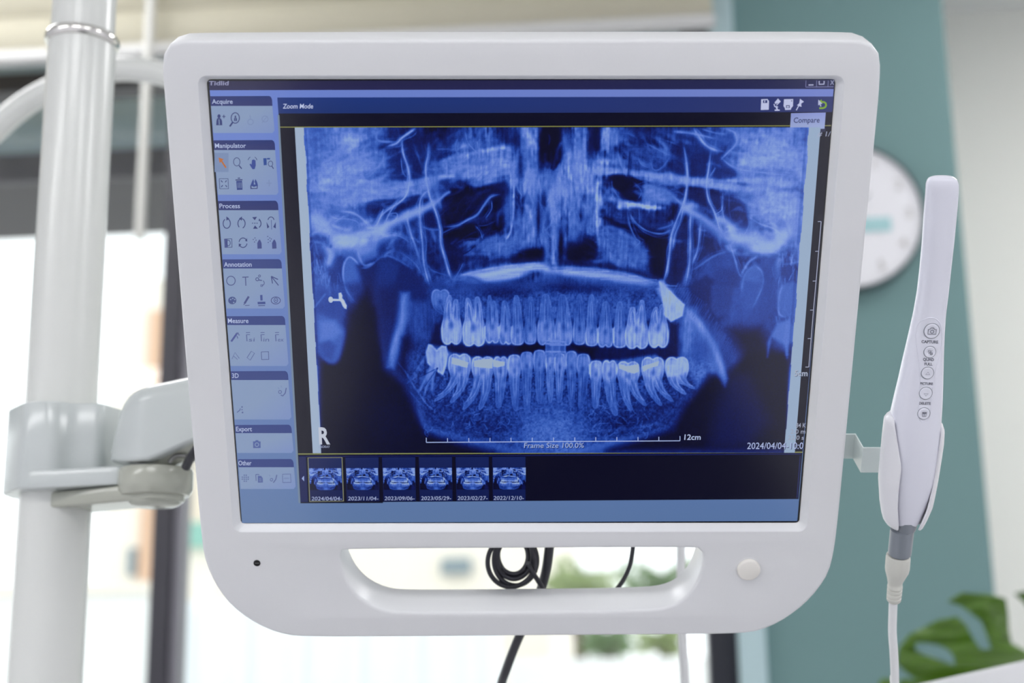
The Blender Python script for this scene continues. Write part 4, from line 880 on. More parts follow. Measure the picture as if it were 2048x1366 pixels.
# white boundary wall and gate
bw = empty('boundary_wall', (-6, 9, -.3)); tag(bw, 'long white boundary wall across the yard', 'wall')
zt = at(200, 1186, 9)[2]
MB().box((-14, 9.0, -.3), (-3.1, 9.2, zt)).build('wall_body', M['wwall'], bw, smooth=False, world=True)
MB().box((-14.1, 8.95, zt), (-3.05, 9.25, zt+.06)).build('coping', M['cream'], bw, smooth=False, world=True)
gx0, gx1 = -3.0, at(1000, 1300, 9)[0]; gz = at(700, 1195, 9)[2]
gt = empty('sliding_gate', ((gx0+gx1)/2, 9, -.3)); tag(gt, 'white panelled sliding gate beyond the window', 'gate')
MB().box((gx0, 9.05, -.3), (gx1, 9.09, gz)).build('gate_sheet', M['gatew'], gt, smooth=False, world=True)
gr = MB()
for k in range(6):
    x = gx0 + (gx1-gx0)*(k+.5)/6; gr.box((x-.03, 9.0, -.25), (x+.03, 9.05, gz-.05))
gr.build('gate_ribs', M['gatew'], gt, smooth=False, world=True)
# buildings
b1 = empty('apartment_building', (-2, 14, -.3)); tag(b1, 'cream building across the yard with a blue grey board on its wall', 'building')
a = at(560, 1040, 14); b = at(1095, 1040, 14)
MB().box((a[0], 14, -.3), (b[0], 20, a[2]+1.2)).build('wall', M['cream'], b1, smooth=False, world=True)
MB().box((a[0]-.15, 13.85, a[2]+1.2), (b[0]+.15, 20.1, a[2]+1.35)).build('roof', M['cream'], b1, smooth=False, world=True)
panel_at('board', M['signb'], 882, 1116, 940, 1148, 13.9, .08, b1)
b2 = empty('peach_building', (-7, 16, -.3)); tag(b2, 'pale peach building to the left, seen between pole and mullion', 'building')
a = at(236, 560, 16); b = at(312, 560, 16); c2 = at(299, 620, 15.9); d2 = at(330, 620, 15.9)
MB().box((a[0], 16, -.3), (b[0]+.3, 22, a[2])).build('wall', M['cream'], b2, smooth=False, world=True)
MB().box((c2[0], 15.9, -.3), (d2[0], 15.99, c2[2])).build('peach_pier', M['peach'], b2, smooth=False, world=True)
w_ = at(253, 1095, 15.9); w2_ = at(268, 1150, 15.9)
MB().box((w_[0], 15.93, w2_[2]), (w2_[0], 15.99, w_[2])).build('window', M['signb'], b2, smooth=False, world=True)
b3 = empty('low_shop', (-5, 12.5, -.3)); tag(b3, 'low cream shop with an aqua board beside the mullion', 'building')
a = at(345, 1095, 12.5); b = at(440, 1095, 12.5)
MB().box((a[0], 12.5, -.3), (b[0], 15, a[2])).build('wall', M['cream'], b3, smooth=False, world=True)
a = at(345, 1045, 12.4); b = at(440, 1092, 12.4)
MB().box((a[0], 12.4, b[2]), (b[0], 12.5, a[2])).build('sign_board', M['aqua'], b3, smooth=False, world=True)
# trees: crowns of many small leaf cards grouped on branches
def tree(px, py, Y, rpx, m, label, seed, squash=.8):
    rg = np.random.default_rng(seed); c = at(px, py, Y); r = rpx*Y/F_PX
    t = empty('garden_tree', (c[0], Y, -.3)); tag(t, label, 'tree', 'trees beyond the window')
    tr = MB().tube([(c[0], Y, -.3), (c[0]+.05, Y, c[2]*.5), (c[0], Y, c[2])], [.07, .06, .05, .04], 8)
    for k in range(6):
        a = k*1.05; tr.tube([(c[0], Y, c[2]-r*.6), c+np.array((math.cos(a)*r*.35, math.sin(a)*r*.35, r*.0)), c+np.array((math.cos(a)*r*.7, math.sin(a)*r*.7, r*.3*math.sin(k)))], .02, 6)
    tr.build('trunk', M['bark'], t, world=True)
    v, f = [], []
    N = 2600
    dirs = rg.normal(size=(N, 3)); dirs /= np.linalg.norm(dirs, axis=1)[:, None]
    lump = 1 + .28*np.sin(dirs[:, 0]*5+seed)+.2*np.sin(dirs[:, 2]*7+2*seed)
    P = c + dirs*(r*lump*rg.random(N)**.4)[:, None]*np.array((1, 1, squash))
    for p in P:
        a = rg.normal(size=3); a = _n(a)*r*.085; b = rg.normal(size=3); b = b-a*(b@a)/(a@a); b = _n(b)*r*.045
        n = len(v); v += [tuple(p-a), tuple(p+b), tuple(p+a), tuple(p-b)]; f.append((n, n+1, n+2, n+3))
    L, _ = FR[t.name]; V = np.array(v)-L
    me = bpy.data.meshes.new('foliage'); me.from_pydata(V.tolist(), [], f); me.materials.append(m); o = bpy.data.objects.new('foliage', me); C.objects.link(o); o.parent = t
tree(1150, 1180, 11, 72, M['leafa'], 'pale green bushy tree left of the thin black cable', 3)
tree(1330, 1190, 12, 84, M['leafb'], 'darker green tree right of the thin black cable', 5)
tree(965, 1282, 10, 36, M['leafa'], 'small yellow green shrub below the monitor handle', 8, .6)
tree(1215, 1285, 10, 50, M['leafb'], 'green shrub low in the yard left of the white tube', 11, .6)
tree(1325, 1283, 10.5, 46, M['leafa'], 'light green shrub low in the yard behind the white tube', 12, .6)
# pale low wall under the shrubs
zz = at(1200, 1316, 9.4)[2]
lw = MB().box((gx1+.02, 9.4, -.3), (at(1500, 1300, 9.4)[0]+.6, 9.6, zz)).build('planter_wall', M['wwall'], smooth=False); tag(lw, 'low pale planter wall under the green shrubs', 'wall')
# ---------------------------------------------------------------- the monitor
mo = empty('dental_monitor', MON_LOC, MON_ROT)
tag(mo, 'white monitor with built-in handle showing a blue dental x-ray', 'monitor')
def resample(pts, n, corner=None, closed=True, cuts=2):
    """round a closed polygon by corner cutting, then n even points"""
    P = [np.array(p[:2], float) for p in pts]
    for _ in range(cuts):
        Q = []
        for i in range(len(P)):
            a, b = P[i], P[(i+1) % len(P)]; Q += [a*.75+b*.25, a*.25+b*.75]
        P = Q
    P = np.array(P); L = np.linalg.norm(np.roll(P, -1, 0)-P, axis=1); s = np.concatenate([[0], np.cumsum(L)]); PP = np.vstack([P, P[:1]])
    t = np.linspace(0, s[-1], n, endpoint=False)
    return np.stack([np.interp(t, s, PP[:, k]) for k in (0, 1)], 1)
def area(P): return .5*np.sum(P[:, 0]*np.roll(P[:, 1], -1)-np.roll(P[:, 0], -1)*P[:, 1])
def offset(P, d):
    """d > 0 grows a counter-clockwise outline"""
    T = np.roll(P, -1, 0)-np.roll(P, 1, 0); T /= np.linalg.norm(T, axis=1)[:, None]
    return P + d*np.stack([T[:, 1], -T[:, 0]], 1)
def rrect(x0, y0, x1, y1, r, n=8):
    o = []
    for cx, cy, a0 in ((x1-r, y0+r, -90), (x1-r, y1-r, 0), (x0+r, y1-r, 90), (x0+r, y0+r, 180)):
        for k in range(n+1):
            a = math.radians(a0+90*k/n); o.append((cx+r*math.cos(a), cy+r*math.sin(a)))
    return np.array(o)
outer_px = [(356, 81), (700, 80), (1050, 79.5), (1400, 79), (1724, 79), (1742, 86), (1755, 98), (1763, 122), (1758, 205), (1738, 400), (1704, 757), (1681, 998), (1676, 1045), (1671, 1090), (1661, 1142), (1643, 1172),
            (1622, 1198), (1593, 1224), (1558, 1247), (1524, 1262), (1485, 1269.5), (1300, 1271), (1050, 1273), (800, 1275), (600, 1275.5), (565, 1270), (532, 1259), (498, 1241), (463, 1214), (438, 1184), (420, 1151), (408, 1118), (402, 1075), (385, 880), (369, 700),
            (345, 400), (328, 190), (323, 122), (331, 98), (342, 86)]
OUT = resample([mon(*p) for p in outer_px], 220)[::-1]
if area(OUT) < 0: OUT = OUT[::-1]
# the recessed screen opening
tl, tr_, br, bl_ = [mon(*p, SCR_Z) for p in ((415, 161), (1672, 157), (1597.5, 1044), (481, 1048))]
sx0, sx1 = (tl[0]+bl_[0])/2, (tr_[0]+br[0])/2; sy1, sy0 = (tl[1]+tr_[1])/2, (bl_[1]+br[1])/2
SIN = rrect(sx0, sy0, sx1, sy1, .0022, 6); SOUT = rrect(sx0-.0042, sy0-.0040, sx1+.0042, sy1+.0030, .0052, 6)
# handle slot
slot_px = [(684, 1100), (1000, 1098), (1390, 1096), (1404, 1100), (1406, 1116), (1402, 1140), (1390, 1172), (1370, 1196), (1346, 1212), (1300, 1221), (1050, 1224), (800, 1226), (764, 1220), (730, 1204), (705, 1180), (689, 1150), (681, 1120), (680, 1104)]
SL = resample([mon(*p) for p in slot_px], 110)
if area(SL) < 0: SL = SL[::-1]
DEP = -.0285
hb = MB(); NO, NS, NL = len(OUT), len(SIN), len(SL)
def ringz(P, z): return [(p[0], p[1], z) for p in P]
def strip(mb, rings):
    n = len(rings[0]); mb.add([p for r in rings for p in r], [(k*n+i, k*n+(i+1) % n, (k+1)*n+(i+1) % n, (k+1)*n+i) for k in range(len(rings)-1) for i in range(n)])
oi = [(-.0022, 0.0), (-.0011, -.00025), (-.0004, -.0008), (0, -.0018), (0, -.010), (0, DEP+.005), (-.0014, DEP+.002), (-.004, DEP)]
strip(hb, [ringz(offset(OUT, d), z) for d, z in oi])
li = [(.0022, 0.0), (.0010, -.0003), (.0003, -.0010), (0, -.0022), (-.0003, -.012), (-.0002, DEP+.0018), (.0006, DEP+.0005), (.002, DEP)]
strip(hb, [ringz(offset(SL, d), z) for d, z in li])
strip(hb, [ringz(SOUT, 0), ringz(offset(SOUT, -.0004), -.0003), ])
for z, o_, s_, l_ in ((0, offset(OUT, -.0022), SOUT, offset(SL, .0022)), (DEP, offset(OUT, -.004), None, offset(SL, .002))):
    loops = [[Vector((p[0], p[1], 0)) for p in o_]]
    if s_ is not None: loops.append([Vector((p[0], p[1], 0)) for p in s_][::-1])
    loops.append([Vector((p[0], p[1], 0)) for p in l_][::-1])
    flat = [(v.x, v.y, z) for L in loops for v in L]
    hb.add(flat, [tuple(t) for t in tessellate_polygon(loops)])
hb.build('housing', M['housing'], mo, angle=32)
lp = MB(); strip(lp, [ringz(offset(SOUT, -.0004), -.0003), ringz(offset(SOUT, -.0009), -.0009), ringz(offset(SIN, .0004), SCR_Z+.0001), ringz(SIN, SCR_Z-.0004), ringz(SIN, SCR_Z-.0012)])
lp.build('screen_bezel', M['lip'], mo, angle=60)
# back cover bulge
bc = MB(); bcl = [(offset(rrect(-.14, -.09, .14, .09, .03, 6), -d), z) for d, z in ((0, DEP+.0005), (0, DEP-.012), (.006, DEP-.02), (.02, DEP-.024))]
bc.loft([ringz(P, z) for P, z in bcl]); bc.build('back_cover', M['housing'], mo)
# power button and small screw
c = mon(1497, 1138, 0.0); r = (mon(1520, 1138)[0]-c[0])
MB().lathe([(r+.0009, -.001), (r+.0009, .0002), (r+.0002, .0001), (r+.0002, -.001)], c, (0, 0, 1), 40).build('button_ring', M['housing'], mo)
MB().lathe([(r, -.001), (r, .0016), (r-.0004, .0021), (r-.0012, .0024), (0, .0024)], c, (0, 0, 1), 48).build('power_button', M['key'], mo)
c = mon(514, 1126, 0.0)
rs = MB().lathe([(.0021, -.001), (.0021, .0003), (.0017, .0005), (.0015, .0001), (0, .0001)], c, (0, 0, 1), 32).build('remote_sensor', M['dark'], mo)
bh = MB(); bh.box((c[0]-.0013, c[1]-.0003, .00012), (c[0]+.0013, c[1]+.0003, .0004)).build('sensor_slot', M['steel'], rs, smooth=False)

# ---------------------------------------------------------------- what the display shows
class Disp:
    def __init__(s): s.v, s.f, s.c, s.k = [], [], [], 0
    def raw(s, V, F, cols):
        n = len(s.v); s.v += [tuple(map(float, p)) for p in V]; s.f += [tuple(int(i)+n for i in q) for q in F]; s.c += [tuple(c) for c in cols]
    def z(s): s.k += 1; return SCR_Z + .0000012 * s.k
    def polypx(s, pts, col, tri=False):
        z = s.z(); V = [mon(*p, z) for p in pts]
        F = [tuple(range(len(V)))] if not tri else tessellate_polygon([[Vector((p[0], p[1], 0)) for p in pts]])
        if not isinstance(col[0], (tuple, list)): col = [col]*len(V)
        s.raw(V, F, [srgb_lin(c) for c in col])
    def text(s, t, x0, x1, yb, cap, col, slope=-.003, bold=.012, lean=.08):
        p, f = text_pts(t, x0, x1, yb, cap, slope, bold, lean); z = s.z()
        s.raw([mon(a, b, z) for a, b in p], f, [srgb_lin(col)]*len(p))
    def stroke(s, pts, w, col, closed=False):
        P = [np.array(p, float) for p in pts]; n = len(P); A, B = [], []
        for i in range(n):
            a = P[i-1] if (closed or i) else P[i]; b = P[(i+1) % n] if (closed or i < n-1) else P[i]
            t = _n(b-a); q = np.array((-t[1], t[0]))*w/2; A.append(P[i]+q); B.append(P[i]-q)
        z = s.z(); V = [mon(*p, z) for p in A+B]; m = n if closed else n-1
        s.raw(V, [(i, (i+1) % n, (i+1) % n+n, i+n) for i in range(m)], [srgb_lin(col)]*len(V))
    def circ(s, cx, cy, r, w, col, a0=0, a1=360, ry=None):
        ry = ry or r; k = 24
        pts = [(cx+r*math.cos(math.radians(a)), cy+ry*math.sin(math.radians(a))) for a in np.linspace(a0, a1, k, endpoint=(a1-a0) < 360)]
        s.stroke(pts, w, col, closed=(a1-a0) >= 360)
    def disc(s, cx, cy, r, col, ry=None):
        ry = ry or r; s.polypx([(cx+r*math.cos(a), cy+ry*math.sin(a)) for a in np.linspace(0, 2*math.pi, 20, endpoint=False)], col)
    def rect(s, x0, y0, x1, y1, col): s.polypx([(x0, y0), (x1, y0), (x1, y1), (x0, y1)], col)
D_ = Disp()
D_.raw(ringz(SIN, SCR_Z-.0001), [tuple(range(NS))], [(0.0012, .0012, .002)]*NS)      # black panel behind the picture
BGT, BGM, BGB = (100, 124, 198), (112, 136, 196), (92, 118, 160)
PAN, HEAD, NAVY, INK, WHT = (126, 146, 180), (30, 42, 104), (14, 40, 106), (40, 52, 110), (186, 196, 226)
D_.polypx([(418, 162), (1669, 159), (1594.5, 1042), (484, 1046)], [BGT, (110, 126, 196), (84, 112, 158), BGB])
D_.polypx([(418, 162), (1669, 159), (1668, 178), (419.5, 180.5)], [(32, 30, 66), (30, 34, 74), (30, 34, 80), (34, 32, 76)])
D_.text('Tidlid', 417, 457, 170.5, 8.5, (140, 142, 176), bold=.02)
D_.polypx([(554.5, 195), (1667, 193), (1664.5, 224), (557, 227)], [(16, 48, 118), (38, 48, 104), (38, 48, 104), (16, 44, 108)])  # greyer right end: mirrored room light put into the bar colour
D_.polypx([(557, 227), (1664.5, 224), (1605, 904), (1597, 998), (766, 1004), (766, 1006), (600.5, 1006.5)], (3, 3, 28), tri=True)
D_.polypx([(558.5, 253.4), (1662, 250.5), (1662, 252.3), (558.5, 255.2)], (128, 130, 70))
D_.polypx([(596, 907), (1605, 903.4), (1604.8, 905.4), (596, 909)], (134, 140, 84))
D_.polypx([(599, 912), (1602, 907), (1602, 909), (599, 914)], (12, 22, 88))
D_.polypx([(555, 230), (558.8, 230), (601, 1006), (597, 1006)], (110, 128, 150))
D_.stroke([(1600.5, 912), (1594, 996)], 2, (24, 34, 92))
D_.text('Zoom Mode', 565.5, 626, 217, 9.4, WHT)
# window buttons
for x in (1612, 1633.5, 1656.5): D_.stroke([(x, 161), (x-.6, 174)], 1.3, (110, 112, 156))
D_.stroke([(1611.5, 174.2), (1667, 173.6)], 1.5, (110, 112, 156)); D_.stroke([(1617, 170), (1627, 169.8)], 2.4, (168, 172, 204))
D_.stroke([(1638.5, 162), (1638.3, 168.5), (1648, 168.3), (1648.3, 162)], 2.4, (168, 172, 204)); D_.text('X', 1660, 1668, 169.5, 9, (150, 154, 186))
# toolbar icons on the right
IC = (184, 190, 222)
D_.polypx([(1522.5, 198.5), (1535, 198), (1538, 202), (1537.5, 219.5), (1521.5, 220)], IC); D_.rect(1526, 200.5, 1534.5, 206, (44, 54, 110)); D_.rect(1528.5, 201, 1530.5, 205, IC)
D_.polypx([(1556, 197), (1561.5, 203), (1553.5, 211), (1549, 205)], IC); D_.stroke([(1548, 208), (1549.5, 213), (1556, 214)], 2.2, IC); D_.stroke([(1552, 212), (1555, 220.5)], 3, IC); D_.stroke([(1549.5, 220.5), (1559.5, 220.3)], 2.6, IC); D_.stroke([(1555, 206.5), (1552, 209)], 1.4, (44, 54, 110))
D_.polypx([(1568, 198.5), (1586.5, 198), (1586, 212), (1582, 217), (1582, 219.5), (1570, 220), (1570, 217), (1567, 212)], IC); D_.rect(1572, 210.5, 1579.5, 216, (44, 54, 110)); D_.rect(1573.5, 212, 1578, 215, IC); D_.disc(1583.3, 201.8, 1.1, (44, 54, 110))
D_.polypx([(1600, 197.5), (1608, 203.5), (1602.5, 207), (1603, 214), (1594, 210.5), (1598.5, 206.5)], IC, tri=True); D_.stroke([(1597.5, 211.5), (1592.5, 220.5)], 1.9, IC)
GR = (120, 158, 42)
D_.stroke([(1641.5, 204), (1648, 204), (1651.5, 206.5), (1652.3, 210.5), (1650.5, 214.5), (1646, 216.3), (1638.5, 216.5)], 3.6, GR); D_.polypx([(1636.5, 203.5), (1643.5, 198.5), (1643, 209)], GR)
D_.polypx([(1636.6, 199), (1645, 207.5), (1641, 208), (1643, 212.5), (1641, 213.3), (1639, 209), (1636.3, 211)], (170, 176, 206), tri=True)
# tooltip
D_.rect(1583, 256, 1651, 263.5, (38, 40, 70)); D_.polypx([(1582, 226.5), (1651.5, 225), (1649, 257.5), (1580, 258.5)], [(128, 140, 198), (134, 146, 206), (150, 164, 204), (146, 160, 202)])
D_.text('Compare', 1587, 1639, 245.5, 10.5, (38, 48, 100), slope=-.01)
D_.stroke([(1654, 251), (1662, 250.6)], 1.6, (120, 118, 92))
# side bar boxes and headings: left and right edge at the heading, heading top and bottom, box bottom
for (t, xl, xr, y0, y1, y2, tx0, tx1, ty, sh) in [
    ('Acquire', 420.5, 543.5, 192.5, 211.8, 266, 424, 465.5, 207.6, 0), ('Manipulator', 427, 549, 280.7, 300, 389.5, 430, 492, 295.8, 0),
    ('Process', 436, 555.5, 402, 420.3, 508.5, 439, 480, 416.4, 0), ('Annotation', 445, 562.5, 518.8, 537, 617, 448, 503.5, 533.4, 1),
    ('Measure', 453, 569.5, 632.5, 650, 732, 456, 497, 646, 1), ('3D', 461, 575.5, 742.5, 760, 839, 464, 477.5, 755.8, 1),
    ('Export', 469.7, 582.5, 850, 866.3, 906, 472.3, 504, 862.6, 1), ('Other', 476, 586.5, 918.5, 934.5, 978, 477, 503, 930.6, 1)]:
    k0 = (xl-420.5)*0
    d = .066                                    # lean of the left edge per pixel down the photograph
    e = (y2-y1)
    D_.polypx([(xl+1, y1-2), (xr+1, y1-2), (xr+2+e*d, y2-5), (xr+e*d-2, y2), (xl+2+e*.076, y2)], [PAN, PAN, (118, 138, 186), (118, 140, 186), PAN])
    hc = (46, 62, 124) if sh else HEAD  # lower headings lighter, the reflection on the glass put into their colour
    D_.polypx([(xl, y0), (xr-5, y0-.6), (xr-1.2, y0+2), (xr+.6, y0+7), (xr+1.4, y1), (xl+1.3, y1)], [hc, NAVY if not sh else hc, hc, hc, hc, hc])
    D_.text(t, tx0, tx1, ty, 9.2, (170, 182, 214), slope=-.004, lean=-.04)
# Acquire icons
def man(x, y, s=1.0, c=INK):
    D_.disc(x, y-8*s, 3.2*s, c, 4*s); D_.polypx([(x-3.4*s, y-4*s), (x+3.2*s, y-4*s), (x+6*s, y+1*s), (x+6.6*s, y+10*s), (x-5.6*s, y+10*s), (x-5.2*s, y+1*s)], c); D_.stroke([(x, y-2*s), (x+.6*s, y+9*s)], 1.6*s, PAN)
man(438, 240.5); D_.stroke([(444.5, 233), (451, 233)], 1.6, INK); D_.stroke([(447.6, 229.5), (447.9, 236.5)], 1.6, INK)
D_.circ(470.5, 236, 8.2, 1.8, INK, ry=10.5); man(470.8, 237, .5); D_.stroke([(465, 245), (459.5, 253)], 3.2, INK)
FA = (112, 130, 172)
D_.circ(501, 244, 5.5, 1.4, FA); D_.stroke([(500, 230), (501, 239)], 1.4, FA); D_.circ(530, 238, 6, 1.4, FA); D_.stroke([(524, 246), (535, 232)], 1.2, FA)
# Manipulator
D_.rect(429, 306, 457, 344, (112, 132, 170))
OR = (176, 100, 34); D_.polypx([(437, 315), (447.5, 318.5), (439.5, 326)], OR); D_.stroke([(442, 320.5), (452, 335.5)], 3.0, OR)
D_.circ(473.5, 323.7, 6.4, 1.3, INK, ry=8.2); D_.stroke([(478, 331), (483.5, 337.5)], 2.2, INK)
D_.polypx([(499, 329), (501, 327), (503, 329.5), (504, 320), (507.5, 319), (511, 321), (511.5, 331), (509.5, 338), (505, 338.5)], (44, 66, 140), tri=True)
for a, b in ((190, 240), (300, 350)): D_.circ(505, 322, 9, 1.2, INK, a, b)
D_.polypx([(526.5, 316.5), (533, 316.3), (533.5, 330), (527.5, 330.5)], (30, 66, 140)); D_.stroke([(534, 317.5), (540, 317.5)], 3, (30, 66, 140)); D_.circ(541, 327.5, 4.4, 1.2, INK, ry=5.4); D_.stroke([(543.5, 332), (547, 337.5)], 1.8, INK)
D_.stroke([(438.5, 357.5), (456, 357.3), (457, 377.3), (439.7, 377.6)], 1.4, INK, closed=True)
for a, b in (((442, 361), (445, 364.5)), ((453, 361), (450.5, 364.5)), ((442.5, 374), (445.5, 370.5)), ((454, 374), (451, 370.5))): D_.stroke([a, b], 1.8, INK)
D_.polypx([(472.5, 362), (484, 361.5), (485, 379.5), (474, 380)], (36, 56, 124)); D_.stroke([(471, 360), (485, 359.5)], 2.2, INK); D_.stroke([(475.5, 356.5), (480, 356.3)], 2, INK)
for x in (476, 479, 482): D_.stroke([(x, 365), (x+.4, 376)], .9, PAN)
D_.polypx([(500.5, 371), (515.5, 371), (515, 377.5), (501, 378)], INK); D_.rect(503, 372, 513.5, 376, PAN)
D_.polypx([(501, 371), (503.5, 364), (506.5, 358), (508, 363), (507.5, 369), (511, 369), (509, 363), (511, 358), (514, 364), (516, 371), (508, 374)], (36, 60, 132), tri=True)
D_.stroke([(533, 366), (543, 366.5)], 1.6, FA); D_.stroke([(538, 360), (538.6, 373)], 1.6, FA)
# Process
for cx, cy, s in ((453.5, 447, 1), (483, 447, -1)):
    D_.circ(cx, cy, 7.2, 1.8, INK, -70 if s > 0 else -230+0, 240 if s > 0 else 80-10, ry=9.6); D_.polypx([(cx-s*1, cy-14), (cx+s*5, cy-10), (cx-s*.5, cy-5.5)], INK)
D_.polypx([(504.5, 434.5), (514, 433.8), (509.5, 440.5)], INK); D_.polypx([(506, 457.5), (516, 457.5), (510, 451)], INK)
for x in (504, 508.5, 513): D_.stroke([(x, 446.5), (x+2.4, 446.4)], 1.5, INK)
D_.circ(514, 447, 8, 1.8, INK, -60, 60, ry=9); D_.polypx([(518.5, 437), (521.5, 441), (517, 442)], INK)
D_.polypx([(533, 444), (538.5, 454), (534.5, 457)], INK); D_.polypx([(551.5, 444), (546.5, 454), (551.5, 457)], INK); D_.circ(542, 441, 6, 1.6, INK, 190, 350, ry=7); D_.stroke([(542.5, 440), (543.3, 459)], 1.1, (70, 84, 140))
D_.stroke([(449, 478), (463.5, 477.6), (464, 494.5), (450, 495)], 1.6, INK, closed=True); D_.polypx([(449, 478), (455, 478), (455.6, 495), (450, 495)], (58, 72, 130)); D_.circ(456.5, 486, 4, 1.3, INK, ry=5.6)
D_.circ(486, 485.5, 8, 1.7, INK, 190, 330, ry=9.5); D_.circ(486, 485.5, 8, 1.7, INK, 10, 150, ry=9.5); D_.polypx([(490, 482), (494, 476), (494.5, 483)], INK); D_.polypx([(477.5, 487), (483, 489), (477.5, 494)], INK)
for cx in (519, 548.5):
    D_.polypx([(cx-4, 497.5), (cx-4.5, 486), (cx-1, 479.5), (cx+1.2, 479.5), (cx+4, 486), (cx+4.6, 497)], (56, 68, 128))
    for dx, dy in ((-9, -10), (-7, -5.5), (-10, -2), (-12.5, -7)) if cx < 530 else ((-9, -10), (-12, -7), (-8, -4), (-12, -1), (-13, -13), (-6, -8)): D_.disc(cx+dx, 486+dy, 1.0, INK)
# Annotation
AN = (66, 76, 128)
D_.circ(461.8, 561.5, 8.6, 1.7, AN, ry=9); D_.stroke([(484.5, 554.5), (497, 554)], 1.9, AN); D_.stroke([(491, 554), (491.7, 571.5)], 1.9, AN)
D_.circ(514.5, 558.5, 3, 1.6, AN); D_.circ(519, 552, 2, 1.4, AN); D_.stroke([(517, 560), (524, 561)], 2, AN); D_.circ(523.5, 566, 5, 1.4, AN, -60, 90); D_.stroke([(521.5, 569.5), (525, 569.5), (525, 573), (521.5, 573)], 1.3, AN, closed=True)
D_.stroke([(542.5, 552.5), (545, 567)], 2, AN); D_.stroke([(542.5, 552.5), (557, 571)], 2, AN); D_.stroke([(542.5, 552.5), (556, 559)], 2, AN)
D_.disc(464.5, 601, 8.2, (62, 76, 130), 7.6)
for dx, dy in ((-3, -2), (1, -4), (5, -2), (3, 4)): D_.disc(464.5+dx, 601+dy, 1.4, PAN)
D_.stroke([(497.5, 593), (489, 607)], 4, (62, 72, 126)); D_.stroke([(489, 607), (487.5, 610)], 1.6, AN); D_.stroke([(490, 611), (499, 610.6)], 1.3, AN)
D_.stroke([(522.5, 590), (523, 601)], 4.6, (60, 76, 138)); D_.polypx([(515, 604), (530.5, 603.5), (531, 608), (515.5, 608.5)], (52, 68, 132)); D_.stroke([(516.5, 611.3), (530, 611)], 1.6, AN)
D_.circ(551.5, 601, 9.2, 1.6, AN, ry=7); D_.circ(551.7, 600.5, 3.6, 1.4, AN, ry=4.6); D_.disc(551.7, 600.5, 1.4, AN)
# Measure
ME = (78, 90, 142)
D_.stroke([(462.5, 683), (474.5, 666)], 3.8, (64, 76, 140)); D_.stroke([(471, 668), (476, 665.5), (478.5, 671)], 2, ME); D_.stroke([(474, 672), (475.5, 677)], 1.8, ME)
for x, t in ((492, 'Csi'), (521, 'Cin'), (550, 'Cex')):
    D_.stroke([(x, 665.5), (x+8, 665)], 1.3, ME); D_.stroke([(x+1, 669), (x+2, 682.5)], 1.8, ME); D_.stroke([(x+2, 669.5), (x+8, 669.3)], 1.2, ME); D_.text(t[1:], x+5.5, x+17, 683, 8, ME, bold=0)
D_.stroke([(464, 718), (470, 705), (478.5, 717)], 1.4, (92, 104, 152)); D_.stroke([(467, 712), (475, 719)], 1.2, (92, 104, 152)); D_.stroke([(494, 715.5), (502.5, 702.5), (509, 706.5), (500.5, 720.5)], 1.4, ME, closed=True)
D_.stroke([(522.5, 704), (537, 703.6), (537.6, 718.8), (523.3, 719.2)], 1.5, AN, closed=True)
# 3D, Export, Other
D_.circ(560, 784, 3, 1.3, ME); D_.stroke([(572.5, 776), (570.5, 786), (565.5, 792), (561.5, 790)], 2, ME); D_.stroke([(556, 775), (558.5, 779)], 1, FA); D_.stroke([(562, 771), (563, 775)], 1, FA)
D_.stroke([(474, 825), (480, 820), (480.5, 817)], 1.7, ME); D_.disc(484, 814, 1.5, ME); D_.disc(485, 825, 1.7, ME); D_.disc(484, 819.5, 1.2, ME)
D_.polypx([(506, 883), (510, 883), (511.5, 880.5), (516, 880.5), (517.5, 883), (521, 883), (521.2, 896), (506.4, 896.3)], (72, 90, 150)); D_.circ(513.8, 889.3, 3.6, 1.5, PAN)
for dx in (-6, -2, 2, 6):
    for dy in (-6, -2, 2, 6):
        if abs(dx)+abs(dy) < 12: D_.disc(490.5+dx, 956.5+dy, 1.25, ME)
D_.stroke([(511.5, 949), (518, 949), (518, 951)], 1.4, ME); D_.stroke([(511.5, 949), (512.3, 962)], 1.4, ME); D_.polypx([(515.5, 952), (522, 951.8), (525.5, 956), (525.8, 965), (516, 965.3)], (76, 92, 150)); D_.stroke([(518, 958), (523, 958)], 1, PAN); D_.stroke([(518, 961.5), (523, 961.5)], 1, PAN)
D_.circ(543, 959.5, 2.6, 1.2, ME); D_.stroke([(553.5, 950), (551.5, 959), (546.5, 965.5)], 2, ME); D_.stroke([(538, 950), (541, 953)], 1, FA)
D_.stroke([(565, 948.5), (581, 948.2), (582, 964.8), (565.6, 965.2)], 1.3, ME, closed=True); D_.stroke([(568, 957), (578, 956.7)], 2.2, FA)

# the radiograph itself
XF = paint_radiograph()
def grid(F_, x0, x1, y0, y1, z, gain=1.0, step=1, crop=None, gamma=1.0):
    A_ = F_ if crop is None else F_[crop[1]:crop[3], crop[0]:crop[2]]
    A_ = A_[::step, ::step]; h, w = A_.shape
    xs = np.linspace(x0, x1, w); ys = np.linspace(y1, y0, h); X, Y = np.meshgrid(xs, ys)
    V = np.stack([X, Y, np.full_like(X, z)], -1).reshape(-1, 3)
    idx = np.arange(h*w).reshape(h, w); Fq = np.stack([idx[1:, :-1], idx[1:, 1:], idx[:-1, 1:], idx[:-1, :-1]], -1).reshape(-1, 4)
    return V, Fq, srgb_lin(ramp(np.clip(A_, 0, 1.3)**gamma*gain)).reshape(-1, 3)
zx = D_.z(); XV, XFc, XC = grid(XF, *XR, zx)
D_.k += 1
LT = (158, 176, 222)
